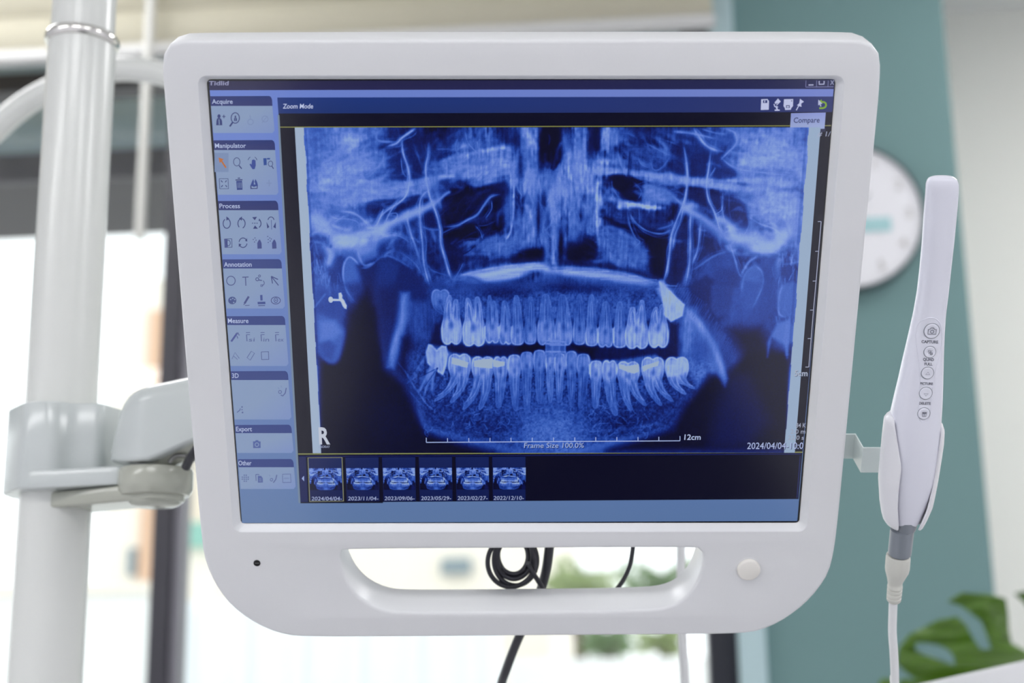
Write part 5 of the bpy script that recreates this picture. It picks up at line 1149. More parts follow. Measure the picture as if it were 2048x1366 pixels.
# R marker, rulers and captions over the radiograph
D_.text('R', 638.5, 660.5, 887.6, 32.5, (186, 192, 206), bold=.03, lean=-.05); D_.text('ENORAY', 637, 659.5, 895.8, 4.6, (150, 160, 190))
xs_ = [852.6, 895, 937.6, 980, 1022, 1064.5, 1107, 1149.6, 1191.5, 1233.7, 1276, 1317.7, 1360]
D_.stroke([(852.6, 884.8), (1360, 881.6)], 1.7, LT)
for i, x in enumerate(xs_):
    yb = 884.8-(x-852.6)*.0063; D_.stroke([(x, yb), (x, yb-(9.4 if i in (0, 12) else 8.2))], 1.5, LT)
D_.text('12cm', 1368.5, 1401, 879.6, 10.8, (176, 190, 226))
for o_, cc in ((1.1, (10, 24, 70)), (0, LT)): D_.text('Frame Size 100.0%', 1048+o_, 1167.5+o_, 895.8+o_, 10.2, cc, bold=0)
rul = [(1642.3, 443), (1637.3, 502.5), (1632.2, 562), (1627, 620), (1622.3, 677), (1617.6, 734)]
D_.stroke(rul, 1.7, (150, 156, 180))
for x, y in rul: D_.stroke([(x-6.8, y+.2), (x, y)], 1.6, (150, 156, 180))
for o_, cc in ((1.0, (84, 96, 124)), (0, (164, 172, 190))): D_.text('5cm', 1588.5+o_, 1614.5+o_, 752+o_, 11.5, cc)
D_.text('# 1/', 1634, 1660, 273, 10, (158, 164, 190), bold=.0, slope=-.02, lean=.2)
GY = (150, 156, 176)
D_.text('84 K', 1591.5, 1611.5, 855, 9, GY); D_.text('2.0 m', 1581, 1610.5, 867.2, 8.6, GY); D_.text('22.0 s', 1576, 1607.5, 879.4, 8.4, GY)
for o_, cc in ((1.2, (24, 34, 86)), (0, (172, 184, 220))): D_.text('2024/04/04-10:0', 1494+o_, 1606+o_, 898+o_, 13, cc, bold=.0)
# thumbnails
D_.polypx([(597.5, 913), (612, 913), (616, 1004), (601.5, 1004)], (12, 24, 80)); D_.polypx([(603.3, 957), (608, 951.5), (608.3, 962.5)], (150, 166, 216))
TH = []
for i, (x0, x1, x2, x3, t, a, b, gm) in enumerate([(616, 684, 619.5, 687, '2024/04/04-', 623, 683.5, 1.0), (690.5, 757, 693.5, 759, '2023/11/04-', 696, 756.5, 1.1), (764, 830.5, 767, 832, '2023/09/06-', 769, 829, .95),
                                                   (837.5, 904, 839.5, 905, '2023/05/29-', 842, 902, 1.15), (911, 977.5, 913, 978, '2023/02/27-', 915, 975, 1.0), (984.5, 1051, 986, 1051, '2022/12/10-', 987, 1047.5, 1.05)]):
    yo = -i*.25
    D_.polypx([(x0, 915+yo), (x1, 914.7+yo), (x3, 1002.5+yo), (x2, 1003+yo)], [(12, 28, 84), (14, 30, 86), (8, 22, 76), (8, 20, 74)])
    z = D_.z(); q0 = mon(x0+1.8, 936.5+yo, z); q1 = mon(x1+.3, 980+yo, z)
    cx = int(GW*(.03+.012*(i % 3))); cy = int(GH*(.04+.03*(i % 2)))
    TH.append(grid(XF, q0[0], q1[0], q1[1], q0[1], z, gain=1.12, step=7, crop=(cx, cy, GW-cx-(i % 2)*8, int(GH*.98)), gamma=gm))
    D_.k += 1
    if i == 0: D_.stroke([(x0, 915.5), (x1, 915), (x3, 1002), (x2, 1003)], 1.9, (132, 134, 104), closed=True)
    D_.text(t, a, b, 1001+yo, 7.6, (166, 178, 216), bold=0.0)
V = np.array(D_.v); Cc = np.array(D_.c); Fl = [list(f) for f in D_.f]
base = len(V); allV = [V, XV]; allC = [Cc, XC]; Fx = (XFc+base).tolist(); base += len(XV)
for v_, f_, c_ in TH: allV.append(v_); allC.append(c_); Fx += (f_+base).tolist(); base += len(v_)
V = np.vstack(allV); Cc = np.vstack(allC)
me = bpy.data.meshes.new('screen'); me.from_pydata(V.tolist(), [], Fl+Fx)
at_ = me.color_attributes.new('shown', 'FLOAT_COLOR', 'POINT')
at_.data.foreach_set('color', np.hstack([Cc, np.ones((len(Cc), 1))]).astype(np.float32).ravel())
# all faces look towards the viewer
me.update()
nz = np.zeros(len(me.polygons)*3, np.float32); me.polygons.foreach_get('normal', nz)
flip = np.nonzero(nz.reshape(-1, 3)[:, 2] < 0)[0]
if len(flip):
    for i in flip: me.polygons[int(i)].flip()
me.materials.append(M['screen']); scr = bpy.data.objects.new('screen', me); C.objects.link(scr); scr.parent = mo
# ---------------------------------------------------------------- pole, clamp, arm
PX, PY = at(118, 890, 1.02)[0], 1.02
PR = .0254
zring = at(160, 84, 1.02)[2]; zc1 = at(118, 803, .985)[2]; zc0 = at(118, 976, .985)[2]
pol = empty('equipment_pole', (PX, PY, 0)); tag(pol, 'tall glossy white pole with a chrome ring, left of the monitor', 'pole')
MB().lathe([(.02, .03), (PR, .032), (PR, zring), (.01, zring)], (PX, PY, 0), (0, 0, 1), 64).build('pole_tube', M['pole'], pol, world=True)
MB().lathe([(.22, 0), (.22, .02), (.20, .03), (.05, .034), (.028, .05), (.02, .05)], (PX, PY, 0), (0, 0, 1), 64).build('pole_base', M['clamp'], pol, world=True)
rg_ = [(PR-.001, -.005)] + [(PR+.0005+.0024*math.sin(a), -.0042*math.cos(a)) for a in np.linspace(0, math.pi, 9)] + [(PR-.001, .005)]
MB().lathe(rg_, (PX, PY, zring), (.05, 0, 1), 64).build('chrome_ring', M['chrome'], pol, world=True)
MB().tube([(PX, PY, zring-.01), (PX+.001, PY, zring+.05), (PX+.012, PY, zring+.13), (PX+.06, PY, zring+.26), (PX+.18, PY+.02, zring+.42), (PX+.42, PY+.05, zring+.52)], .0240, 48).build('upper_arm', M['pole'], pol, world=True)
# clamp
cl_ = empty('pole_clamp', (PX, PY, zc0)); tag(cl_, 'white moulded clamp block gripping the pole', 'clamp')
def rpoly(P, r, n=5):
    out = []; P = [np.array(p, float) for p in P]
    for i in range(len(P)):
        a, b, c = P[i-1], P[i], P[(i+1) % len(P)]; ra = min(r, np.linalg.norm(b-a)*.45); rb = min(r, np.linalg.norm(c-b)*.45)
        p0 = b+_n(a-b)*ra; p1 = b+_n(c-b)*rb
        for t in np.linspace(0, 1, n): out.append(tuple((1-t)**2*p0+2*t*(1-t)*b+t*t*p1))
    return out
def vprism(poly, z0, z1, bev=.0012):
    mb = MB(); P = np.array(poly)
    if area(P) < 0: P = P[::-1]
    mb.loft([ringz(offset(P, d), z) for d, z in ((-bev*3, z0), (-bev, z0+.0001), (-bev*.3, z0+bev*.4), (0, z0+bev), (0, z1-bev), (-bev*.3, z1-bev*.4), (-bev, z1-.0001), (-bev*3, z1))]); return mb
cp = rpoly([(PX-.0385, PY+.012), (PX-.036, PY-.010), (PX-.0105, PY-.0385), (PX+.0105, PY-.0395), (PX+.0215, PY-.028), (PX+.040, PY-.026), (PX+.048, PY+.012), (PX+.03, PY+.042), (PX-.022, PY+.042)], .006)
vprism(cp, zc0, zc1).build('clamp_body', M['clamp'], cl_, world=True, angle=50)
DX, DY = at(312, 960, .985)[0], .985
zl1 = at(200, 926, .96)[2]
# lower ledge running to the swivel
lg = rpoly([(PX-.008, PY-.0390), (PX+.0115, PY-.0400), (DX-.022, DY-.012), (DX, DY+.024), (PX+.01, PY+.04), (PX-.01, PY+.02)], .006)
vprism(lg, zc0-.0002, zl1).build('ledge', M['clamp'], cl_, world=True, angle=50)
# swivel joint under the arm
sw = empty('swivel_joint', (DX, DY, zc0)); tag(sw, 'warm grey round swivel joint between clamp and monitor arm', 'joint')
zs1 = at(312, 925, .96)[2]; zs0 = at(312, 985, .96)[2]
MB().lathe([(.006, 0), (.0185, .0), (.0232, .0012), (.0252, .0045), (.0256, .008), (.0256, zs1-zs0-.003), (.0245, zs1-zs0-.0008), (.021, zs1-zs0), (.002, zs1-zs0)], (DX, DY, zs0), (0, 0, 1), 64).build('joint_cup', M['beige'], sw, world=True)
MB().lathe([(.001, -.0068), (.013, -.0066), (.0165, -.0052), (.018, -.0034), (.018, -.002), (.001, -.002)], (DX, DY, zs0), (0, 0, 1), 48).build('lower_cap', M['beige'], sw, world=True)
la = []
for k in range(13): a = math.radians(90+180*k/12); la.append((PX+.022*math.cos(a), PY+.022*math.sin(a)))
for k in range(13): a = math.radians(-90+180*k/12); la.append((DX+.020*math.cos(a), DY+.020*math.sin(a)))
vprism(la, zs0-.0035, zc0-.0008, .0015).build('link_plate', M['beige'], sw, world=True, angle=50)
MB().lathe([(.001, 0), (.0135, 0), (.0135, .006), (.001, .006)], (DX-.004, DY-.002, zs1-.0005), (0, 0, 1), 40).build('bearing', M['steel'], sw, world=True)
# arm cover
f_ = lambda T, y: float(np.interp(y, [t[0] for t in T], [t[1] for t in T]))
ar = empty('monitor_arm', (DX, DY, zs1+.004)); tag(ar, 'white sloping monitor arm cover running behind the screen', 'arm')
AY0, AY1 = .955, 1.012
T_ = [(221, 912), (225, 878), (230, 843), (236, 812), (243, 794), (253, 781), (268, 771.5), (300, 762), (340, 754), (385, 744), (470, 726), (600, 716), (640, 716)]
B_ = [(221, 921.5), (260, 922), (297, 919), (315, 912), (385, 882), (470, 850), (600, 822), (640, 815)]
rings = []
for px in [221, 223, 226, 230, 236, 243, 250, 258, 266, 274, 282, 290, 298, 310, 330, 360, 400, 470, 540, 600, 640]:
    yt, yb_ = f_(T_, px), f_(B_, px); t = max(0.0, (292-px)/71.0)
    fy = AY0 + .030*t**2.2; xx_ = at(px, (yt+yb_)/2, fy)[0]; zt__, zb__ = at(px, yt, fy)[2], at(px, yb_, fy)[2]
    h = zt__-zb__; r = min(.012, h*.35, (AY1-fy)*.45); r2 = min(.003, h*.2)
    P = []
    for cy, cz_, rr, a0 in ((fy+r, zt__-r, r, 90), (fy+r2, zb__+r2, r2, 180), (AY1-r2, zb__+r2, r2, 270), (AY1-r, zt__-r, r, 0)):
        for k in range(7):
            a = math.radians(a0+90*k/6); P.append((xx_, cy+rr*math.cos(a), cz_+rr*math.sin(a)))
    rings.append(P)
am = MB(); am.loft(rings)
am.build('arm_cover', M['clamp'], ar, world=True, angle=60)
ap = at(600, 790, .93); bk = mon2world((.0 - .085, -.035, DEP-.02))
MB().tube([(ap[0], .985, ap[2]), tuple((np.array((ap[0], .93, ap[2]))+bk)/2), tuple(bk)], .014, 24).build('tilt_neck', M['steel'], ar, world=True)
ut = MB().tube([at(300, 917, .975), at(340, 908, .975), at(400, 880, .97), at(470, 850, .97)], .0085, 20); ut.build('under_strut', M['beige'], ar, world=True)
MB().tube([at(338, 925, .965), at(352, 912, .965), at(372, 912, .965)], .0016, 10).build('spring_clip', M['steel'], ar, world=True)
o = MB().tube([at(372, 934, .96), at(379, 920, .955), at(388, 906, .95), at(410, 880, .945), at(470, 840, .93)], .0032, 16).build('arm_cable', M['cable']); tag(o, 'short thick black cable between arm and monitor left edge', 'cable')

# arching white tube behind the pole
AYY = 1.35
ap_ = at(600, 770, .99)
pts = [at(x, y, AYY) for x, y in [(-150, 900), (-140, 560), (-90, 370), (-45, 296), (0, 250), (42, 214), (86, 187), (150, 157), (230, 139), (300, 142), (360, 160), (430, 200), (500, 260), (550, 350), (575, 460), (590, 580), (592, 700)]]
pts = [np.array((pts[0][0]-.005, AYY, 0.0)), np.array((pts[0][0]-.002, AYY, .7))] + pts + [np.array((ap_[0], 1.20, ap_[2]+.03)), np.array((ap_[0], 1.10, ap_[2]+.004)), np.array((ap_[0], 1.011, ap_[2]))]
o = MB().tube(pts, .0125, 24).build('arched_tube', M['pole']); tag(o, 'white enamelled tube arching in a hoop behind the pole and monitor', 'tube')

# ---------------------------------------------------------------- cables and tubes behind the monitor
def cab(name, label, pts, r, m, cat='cable', n=14, smooth=8):
    o = MB().tube(pts, r, n, smooth=smooth).build(name, m); return tag(o, label, cat)
def W(px, py, z): return mon2world(mon(px, py, z))
# coiled cable resting on the handle: one continuous spiral, leaning back at the top
coil = MB()
for i, (cx, cy, rx, ry, rot) in enumerate([(1023, 1119, 47.5, 51, 14), (1031, 1116.5, 43, 50.5, 0), (1026, 1107, 30, 37, -4), (1030, 1110.5, 35.5, 43.5, 10)]):
    P = []
    for k in range(40):
        a = 2*math.pi*k/40; ca, sa = rx*math.cos(a), ry*math.sin(a); r_ = math.radians(rot)
        x = cx+ca*math.cos(r_)-sa*math.sin(r_); y = cy+ca*math.sin(r_)+sa*math.cos(r_)
        z = -.0302-max(0, (1172-y))*.00010-.0022*abs(math.sin(a*.5+i*1.3))-(.0012*(i % 3))
        P.append(mon2world(mon(x, y+4, z)))
    coil.tube(P, .00158, 12, closed=True, smooth=2)
coil.tube([mon2world(mon(*p)) for p in ((1056, 1126, -.0315), (1066, 1146, -.0325), (1075, 1160, -.0335), (1084, 1176, -.034), (1086, 1195, -.042), (1078, 1212, -.046))], .00162, 12)
o = coil.build('coiled_cable', M['cable']); tag(o, 'thin black cable coiled in loops on the handle bar', 'cable')
cab('power_cable', 'thick black cable hanging behind the handle and below the monitor', [W(1106, 960, -.050), W(1103, 1040, -.046), W(1098, 1100, -.043), W(1090, 1150, -.043), W(1072, 1205, -.046), W(1037, 1276, -.052), W(1012, 1340, -.060), W(1000, 1380, -.066)]+[W(1000, 1380, -.066)+np.array(q) for q in ((-.006, .008, -.03), (-.014, .02, -.08), (-.02, .03, -.2), (-.02, .04, -.5), (-.02, .05, -1.0))], .0031, M['cable'])
cab('signal_cable', 'thin black cable curving past the right part of the handle slot', [W(1268, 1020, -.040), W(1267, 1070, -.040), W(1265, 1102, -.040), W(1258, 1136, -.040), W(1240, 1170, -.040), W(1214, 1198, -.041), W(1180, 1215, -.042), W(1140, 1225, -.044), W(1095, 1222, -.049)], .00145, M['cable'])
tw = [np.array((at(1362, 900, 1.12)[0], 1.12, z)) for z in (1.47, 1.43)]+[at(1362, 1100, 1.12), at(1362, 1200, 1.12), at(1365, 1280, 1.12), at(1370, 1366, 1.12)]
xx = tw[-1][0]; tw += [np.array((xx+.008, 1.12, .9)), np.array((xx+.01, 1.12, .4)), np.array((xx+.01, 1.12, .01))]
zt_ = W(1362, 960, DEP-.03)
tw = [zt_, (zt_+tw[1])/2+np.array((0, .03, .01))]+tw[1:]
cab('white_hose', 'thin white hose hanging straight down behind the handle slot right end', tw, .0034, M['tubew'], 'hose', smooth=6)

# ---------------------------------------------------------------- intraoral camera, cradle, bracket
wd = empty('intraoral_camera', mon2world(mon(1830, 900, 0)), MON_ROT); tag(wd, 'white handheld intraoral camera standing in a cradle right of the monitor', 'dental camera')
def toL(p):                                            # monitor-local point into the wand's own frame
    L, R3 = FR[wd.name]; return (mon2world(p)-L) @ R3
ZC = .004
sec = [(351.5, 1872, 1897), (352.5, 1866, 1903), (355, 1859, 1909.5), (360, 1854.5, 1914.5), (368, 1852, 1917), (380, 1851.5, 1917.3), (420, 1848.3, 1914), (487, 1844, 1907.5), (540, 1839.3, 1901.5), (582, 1834.6, 1897), (629, 1826.5, 1891), (665, 1818.5, 1888.5), (690, 1813, 1887.3),
       (725, 1805, 1886), (760, 1797.5, 1885), (796, 1789, 1883.7), (830, 1781.5, 1881.6), (858, 1778, 1880), (883, 1776.5, 1878.5), (904, 1775.5, 1876.6), (930, 1775, 1873), (963, 1776, 1867), (990, 1777.5, 1858.5), (1006, 1779.5, 1852.5), (1022, 1782, 1846), (1034, 1784.5, 1841), (1042, 1787, 1837.5), (1047, 1790, 1834)]
ys_ = np.array([s[0] for s in sec], float); xl_ = np.array([s[1] for s in sec], float); xr_ = np.array([s[2] for s in sec], float)
def halfdepth(hw, py):
    k = np.interp(py, [350, 356, 370, 600, 760, 900, 1050], [.35, .50, .52, .60, .72, .78, .80]); return hw*k
def bodysec(py):
    a = mon(np.interp(py, ys_, xl_), py, ZC); b = mon(np.interp(py, ys_, xr_), py, ZC); return (a+b)/2, (b[0]-a[0])/2
YS = np.concatenate([[351.5, 352.5, 354, 356, 359, 363, 368, 374], np.linspace(385, 1030, 66), [1036, 1042, 1047]])
wm = MB(); ring = []
for py in YS:
    c, hw = bodysec(py); hd = halfdepth(hw, py); P = []
    for a in np.linspace(0, 2*math.pi, 64, endpoint=False):
        ca, sa = math.cos(a), math.sin(a); e = 2/2.5
        P.append(toL((c[0]+hw*math.copysign(abs(ca)**e, ca), c[1], ZC+hd*math.copysign(abs(sa)**e, sa))))
    ring.append(P)
wm.loft(ring).build('camera_body', M['wand'], wd, angle=60)
def surf(px, py, lift=0.0):
    """point on the front of the wand seen at (px, py)"""
    z = ZC+.006
    for _ in range(6):
        p = mon(px, py, z)
        lo, hi = 352.0, 1047.0                          # photograph row whose section has this local y
        for _ in range(22):
            m_ = (lo+hi)/2
            if bodysec(m_)[0][1] > p[1]: lo = m_
            else: hi = m_
        c, hw = bodysec(m_); u = min(.97, abs((p[0]-c[0])/hw)); z = ZC+halfdepth(hw, m_)*(1-u**2.5)**(1/2.5)+lift
    return toL(mon(px, py, z))
def decal(name, pts, faces, m, lift=.00012): 
    return mesh(name, [surf(x, y, lift) for x, y in pts], faces, m, wd, smooth=False)
# raised key panel outline
kp = [(1845, 640), (1862, 634), (1877, 640), (1883, 655), (1884, 680), (1880, 705), (1872, 735), (1866, 770), (1862, 805), (1861, 832), (1854, 843), (1844, 845), (1837, 838), (1835, 825), (1839, 800), (1840, 770), (1839, 735), (1834, 700), (1831, 680), (1832, 658), (1837, 645)]
kq = resample(kp, 80, cuts=2)
MB().tube([surf(x, y, .00001) for x, y in kq], .00022, 6, closed=True, smooth=0).build('key_panel_edge', M['wand'], wd)
def wbutton(px, py, r):
    c = surf(px, py); ex = _n(surf(px+4, py)-surf(px-4, py)); ey = surf(px, py-4)-surf(px, py+4); ey = _n(ey-ex*(ey@ex)); nrm = np.cross(ex, ey); R_ = r*.285e-3
    o = MB().lathe([(R_, -.0012), (R_, .0002), (R_*.94, .0006), (R_*.8, .0007), (R_*.6, .00045), (.0, .0004)], c, nrm, 36).build('camera_button', M['wand'], wd)
    g = MB().tube([c+ (ex*math.cos(a)+ey*math.sin(a))*R_*1.05 for a in np.linspace(0, 2*math.pi, 28, endpoint=False)], .00016, 6, closed=True, smooth=0); g.build('button_rim', M['collar'], o)
    return o, c, ex, ey, nrm
for px, py, r in ((1863.5, 662, 15), (1859.5, 704, 11.5), (1855, 746, 12), (1851.5, 786.5, 12.5), (1847.5, 827, 12)):
    o, c, ex, ey, nrm = wbutton(px, py, r); mk = MB(); u = .285e-3
    P3 = lambda x, y: c+ex*x*u+ey*y*u+nrm*.00078
    def st(pts, w, closed=False):
        P = [np.array(p, float) for p in pts]; n = len(P); A2, B2 = [], []
        for i in range(n):
            a = P[i-1] if (closed or i) else P[i]; b = P[(i+1) % n] if (closed or i < n-1) else P[i]
            t = _n(b-a); q = np.array((-t[1], t[0]))*w/2; A2.append(P[i]+q); B2.append(P[i]-q)
        mk.add([P3(*p) for p in A2+B2], [(i, (i+1) % n, (i+1) % n+n, i+n) for i in range(n if closed else n-1)])
    if py == 662:
        st([(-8, -6), (8, -6), (8, 4), (4, 4.5), (2.5, 7), (-3, 7), (-4.5, 4.5), (-8, 4)], 1.5, True); st([(3.2*math.cos(a), -.6+3.2*math.sin(a)) for a in np.linspace(0, 6.28, 16, endpoint=False)], 1.4, True)
    elif py == 704:
        st([(-4, 1), (-4, 4.5), (0, 4.5), (0, 1)], 1.0, True); st([(-3, -3), (4, 4)], .9); st([(1, -4.5), (4.5, -4.5), (4.5, -1), (1, -1)], 1.8, True)
    elif py == 746: st([(-4.5, -2.5), (4.5, -2.5), (0, 2.5)], 1.1, True)
    elif py == 786.5: st([(-4.5, 0), (4.5, 0), (0, -5)], 1.0, True)
    else: st([(-4, 2.5), (5, 2.5)], 2.2); st([(-3, -5.5), (4, -5.5), (4, 1), (-3, 1)], 1.3, True); st([(.5, -5), (.5, 1)], 1.0)
    mk.build('button_symbol', M['ink'], o, smooth=False)
lt_v, lt_f = [], []
for t, x0, x1, yb, cap, sl in (('CAPTURE', 1843, 1876.5, 686, 5.6, .03), ('QUAD', 1846, 1868, 721.5, 5.6, .03), ('FULL', 1849, 1865, 730.5, 5.2, .03), ('PICTURE', 1840, 1866, 769.5, 4.8, .02), ('DELETE', 1838, 1861.5, 809, 5.0, .02)):
    p, f = text_pts(t, x0, x1, yb, cap, sl, .035, 0); n = len(lt_v); lt_v += [tuple(q) for q in p]; lt_f += [tuple(i+n for i in q) for q in f]
decal('key_lettering', lt_v, lt_f, M['ink'])
# collar, boot and cord below
def axis_pt(px, py): return mon(px, py, ZC)
def lat(name, rows, m, n=40):
    """rows = (py, xleft, xright) in the photograph"""
    rings = []
    for py, a, b in rows:
        p, q = axis_pt(a, py), axis_pt(b, py); c = (p+q)/2; r = (q[0]-p[0])/2
        rings.append([toL((c[0]+r*math.cos(t), c[1], c[2]+r*math.sin(t))) for t in np.linspace(0, 2*math.pi, n, endpoint=False)])
    return MB().loft(rings).build(name, m, wd, angle=50)
lat('collar', [(1040, 1790, 1833), (1052, 1789.5, 1833), (1058, 1789, 1830.5), (1059, 1781, 1828), (1100, 1777, 1823), (1107, 1776.5, 1822), (1108, 1780, 1819), (1122, 1780, 1818)], M['collar'])
lat('cable_boot', [(1110, 1778, 1819), (1111, 1773, 1820), (1116, 1772, 1820.5), (1136, 1770.5, 1819), (1143, 1771, 1817), (1155, 1774, 1810), (1164, 1775.5, 1805), (1170, 1776, 1804.5),
                   (1171, 1775, 1805), (1175, 1774.5, 1805), (1175.8, 1776.5, 1803), (1178, 1776.4, 1803), (1178.8, 1774.5, 1804.5), (1183, 1774, 1804), (1183.8, 1776, 1802), (1186, 1776, 1802), (1186.8, 1774, 1803.5), (1191, 1773.5, 1803), (1191.8, 1775.5, 1801), (1194, 1775.3, 1801), (1194.8, 1773.3, 1802.5), (1200, 1773.5, 1801.8), (1203, 1776, 1799.5)], M['boot'])
cp_ = [(1198, 1777.5, 1796), (1215, 1777, 1795), (1256, 1775.6, 1794), (1280, 1776.5, 1795), (1305, 1778.4, 1797), (1340, 1780, 1798.6), (1366, 1780.5, 1799), (1400, 1781, 1800)]
P = [mon2world(mon((a+b)/2, y, ZC)) for y, a, b in cp_]
P += [P[-1]+np.array((0, .01, -.15)), P[-1]+np.array((-.01, .05, -.5)), np.array((P[-1][0]-.02, P[-1][1]+.1, .008))]
o = MB().tube(P, .00262, 20).build('camera_cord', M['tubew'], wd, world=True)
# cradle
hd_ = empty('camera_holder', mon2world(mon(1740, 905, -.01)), MON_ROT); tag(hd_, 'white moulded holder bracketed to the right edge of the monitor', 'holder')
def toH(p):
    L, R3 = FR[hd_.name]; return (mon2world(p)-L) @ R3
LO = [(828, 1779), (832, 1773.5), (839, 1768.5), (870, 1765), (906, 1761.5), (957, 1757), (1001, 1759.5), (1025, 1763), (1039, 1767), (1048, 1774), (1053, 1781)]
LI = [(828, 1780.5), (831, 1779), (840, 1779), (854, 1781), (880, 1785), (904, 1789), (919, 1790.5), (945, 1787.5), (965, 1785.5), (1003, 1784.5), (1025, 1787), (1045, 1789.5), (1053, 1789.5)]
RO = [(842, 1880.5), (845, 1884), (858, 1888), (883, 1886.8), (915, 1882), (953, 1876), (985, 1870), (1010, 1864.6), (1035, 1854), (1052, 1845.6)]
RI = [(842, 1880), (858, 1880), (880, 1876), (902, 1872.5), (930, 1868), (963, 1862.5), (1006, 1851), (1030, 1842), (1045, 1836.5), (1052, 1835)]
f_ = lambda T, y: np.interp(y, [t[0] for t in T], [t[1] for t in T])
rings = []
for t in np.linspace(0, 1, 44):
    yl, yr = 828+225*t, 842+210*t
    A1, A2 = mon(f_(LO, yl), yl, ZC), mon(f_(RO, yr), yr, ZC); B1, B2 = mon(f_(LI, yl), yl, ZC), mon(f_(RI, yr), yr, ZC)
    cx = (A1[0]+A2[0])/2; hw = (A2[0]-A1[0])/2; hz = hw*.80
    th0 = math.acos(max(-1, min(.995, (B2[0]-cx)/hw*.97))); th1 = math.acos(max(-.995, min(1, (B1[0]-cx)/hw*.97)))
    out, inn = [], []
    for s in np.linspace(0, 1, 40):
        a = th0 - s*(th0+2*math.pi-th1); wy = (math.cos(a)+1)/2; y = A1[1]*(1-wy)+A2[1]*wy
        k = 1-.0015/hw
        out.append((cx+hw*math.cos(a), y, ZC+hz*math.sin(a))); inn.append((cx+hw*k*math.cos(a), y, ZC+(hz-.0015)*math.sin(a)))
    rings.append([toH(p) for p in out+inn[::-1]])
cm = MB().loft(rings); o = cm.build('cradle', M['cradle'], hd_, angle=60, bevel=.0004)
# stepped bracket
zb0, zb1 = -.0299, -.0110
y1a = mon(1700, 868.5, zb0)[1]; y0a = mon(1700, 917.5, zb0)[1]
xa = mon(1600, 890, zb0)[0]; xb = mon(1708, 893, zb0)[0]; xc_ = mon(1723.5, 922, zb1)[0]; xd = mon(1768, 922, zb1)[0]
th = .0012
pl = [(xa, zb0), (xb, zb0), (xc_, zb1), (xd, zb1), (xd, zb1-th), (xc_+.0006, zb1-th), (xb+.0006, zb0-th), (xa, zb0-th)]
MB().prism(pl, lambda x, z: toH((x, y0a, z)), lambda x, z: toH((x, y1a, z))).build('stepped_bracket', M['bracket'], hd_, smooth=False, bevel=.0003)

# ---------------------------------------------------------------- plant
PLY = 2.0
pc = at(1960, 1500, PLY); pz = 0
pt = empty('potted_monstera', (pc[0], PLY, 0)); tag(pt, 'potted monstera with split green leaves in front of the teal column', 'plant')
MB().lathe([(.12, 0), (.15, .01), (.18, .30), (.185, .34), (.165, .34), (.16, .30), (.02, .29)], (pc[0], PLY, 0), (0, 0, 1), 48).build('pot', M['pot'], pt, world=True)
MB().lathe([(.001, .30), (.160, .30), (.001, .315)], (pc[0], PLY, 0), (0, 0, 1), 32).build('soil', M['soil'], pt, world=True)
def leaf(outline, holes, base, Y0, tilt, curl):
    k = 6.045; P = [(1740+x/k, 1140+y/k) for x, y in outline]; H = [[(1740+x/k, 1140+y/k) for x, y in h] for h in holes]
    cx = sum(p[0] for p in P)/len(P); cy = sum(p[1] for p in P)/len(P)
    def w(p):
        a = at(p[0], p[1], Y0); dx, dz = (p[0]-cx)/200, (p[1]-cy)/200
        return a + np.array((0, tilt*dz*.12 + curl*(dx*dx)*.08 + .012*math.sin(dx*14), 0))
    def dens(L):
        out = []
        for i in range(len(L)):
            a, b = np.array(L[i]), np.array(L[(i+1) % len(L)])
            for t in (0, .33, .66): out.append(tuple(a+(b-a)*t))
        return out
    loops = [dens(P)]+[dens(h) for h in H]
    loops = [[tuple(q) for q in resample(L, len(L), cuts=1)] for L in [P]+H]
    fl = [q for L in loops for q in L]; tri = tessellate_polygon([[Vector((q[0], q[1], 0)) for q in L] for L in loops])
    o = mesh('leaf', [w(q) for q in fl], tri, M['monst'], pt, world=True); md = o.modifiers.new('thick', 'SOLIDIFY'); md.thickness = .0012
    bx, by = base; b = at(1740+bx/k, 1140+by/k, Y0)
    c = w((1740+bx/k, 1140+by/k))
    MB().tube([np.array((pc[0], PLY, .30)), np.array((pc[0]+.3*(c[0]-pc[0]), PLY+.02, .75)), np.array((c[0]+.02, c[1]+.02, c[2]-.16)), c+np.array((0, .004, 0))], .005, 10).build('stem', M['stem'], pt, world=True)
leaf([(850, 420), (870, 350), (950, 315), (1200, 310), (1500, 330), (1560, 420), (1650, 620), (1750, 830), (1862, 930), (2100, 980), (2300, 1200), (2300, 1500), (1900, 1750), (1300, 1800), (700, 1650), (440, 1400), (400, 1250), (500, 1330), (700, 1340), (620, 1290), (400, 1180), (375, 1050), (390, 900), (430, 820), (520, 750), (720, 660), (830, 600), (930, 575),
      (1020, 600), (1150, 690), (1300, 870), (1420, 1020), (1480, 1030), (1495, 960), (1400, 780), (1310, 600), (1250, 540), (1150, 545), (1080, 500), (960, 440), (900, 445)],
     [[(540, 885), (700, 870), (880, 900), (960, 970), (1095, 1120), (1080, 1170), (1010, 1160), (850, 1060), (650, 985), (545, 945)]], (1700, 1500), PLY, 1, 1)
leaf([(1700, 300), (1780, 262), (1900, 245), (2300, 300), (2500, 600), (2300, 800), (2050, 700), (1900, 500), (1850, 410), (1780, 350)], [], (2250, 650), PLY+.1, 1, 1)
leaf([(70, 1320), (160, 1275), (240, 1285), (300, 1400), (420, 1700), (300, 1900), (100, 1800), (20, 1500)], [], (260, 1700), PLY+.06, 1, 1)
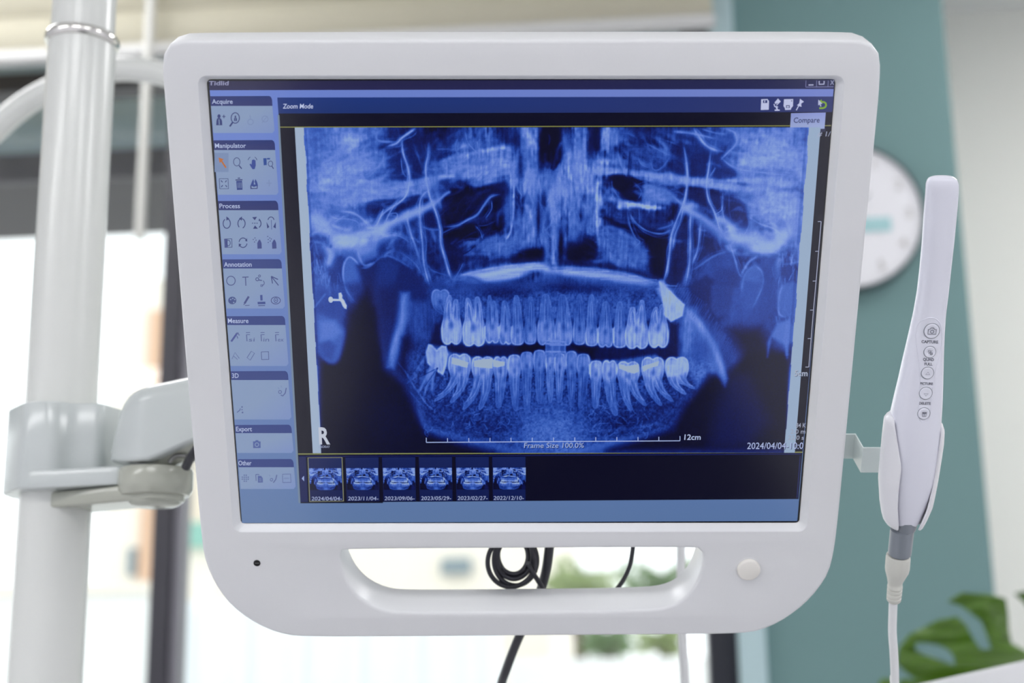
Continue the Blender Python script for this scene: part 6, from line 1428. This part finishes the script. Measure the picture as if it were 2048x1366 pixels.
# instrument table at the lower right
ITY = 1.30
it = empty('instrument_tray', (at(2120, 1400, ITY)[0], ITY+.15, 0)); tag(it, 'white tray edge slanting across the bottom right corner', 'tray')
E2 = [at(1770, 1384, ITY), at(2048, 1321.5, ITY), at(2330, 1258, ITY)]
a, b = E2[0], E2[2]; tb = MB()
d = b-a; up = _n(np.cross(d, (0, 1, 0))); up = up if up[2] > 0 else -up
prof = [(.006, -.13), (.001, -.125), (0, -.006), (.002, -.0015), (.006, 0), (.28, -.03), (.285, -.13)]
tb.loft([[p+np.array((0, y, 0))+up*z for y, z in prof] for p in (a, b)])
tb.build('tray_top', M['housing'], it, world=True)
m_ = (a+b)/2
MB().tube([m_+np.array((0, .15, -.015)), np.array((m_[0], ITY+.15, .6)), np.array((m_[0], ITY+.15, .03))], .018, 20, smooth=0).build('tray_post', M['clamp'], it, world=True)
MB().lathe([(.16, 0), (.16, .02), (.03, .035), (.001, .035)], (m_[0], ITY+.15, 0), (0, 0, 1), 40).build('tray_base', M['clamp'], it, world=True)

# ---------------------------------------------------------------- patient chair below the camera (mirrored in the screen)
ch = empty('dental_chair', (0, -.3, 0)); tag(ch, 'dark upholstered dental chair below the screen, only mirrored in its glass', 'chair')
op = [(-.34, -.50), (-.33, -.30), (-.322, -.033), (-.262, -.004), (-.228, .06), (-.225, .157), (-.243, .251), (-.28, .33), (-.30, .45), (-.31, .62), (.33, .64), (.33, .513), (.304, .39), (.256, .255), (.232, .138), (.262, .03), (.33, -.06), (.42, -.13), (.48, -.217), (.48, -.50), (.44, -1.2), (-.32, -1.2)]
op = resample(op, 120, cuts=2)
if area(op) < 0: op = op[::-1]
MB().loft([ringz(offset(op, d), z) for d, z in ((-.03, .38), (0, .40), (0, .47), (-.01, .49), (-.03, .50))]).build('cushion', M['chair'], ch, world=True)
MB().box((-.2, -.9, 0), (.2, -.1, .06)).box((-.09, -.6, .06), (.09, -.35, .38)).build('chair_base', M['chairb'], ch, smooth=False, world=True, bevel=.02)
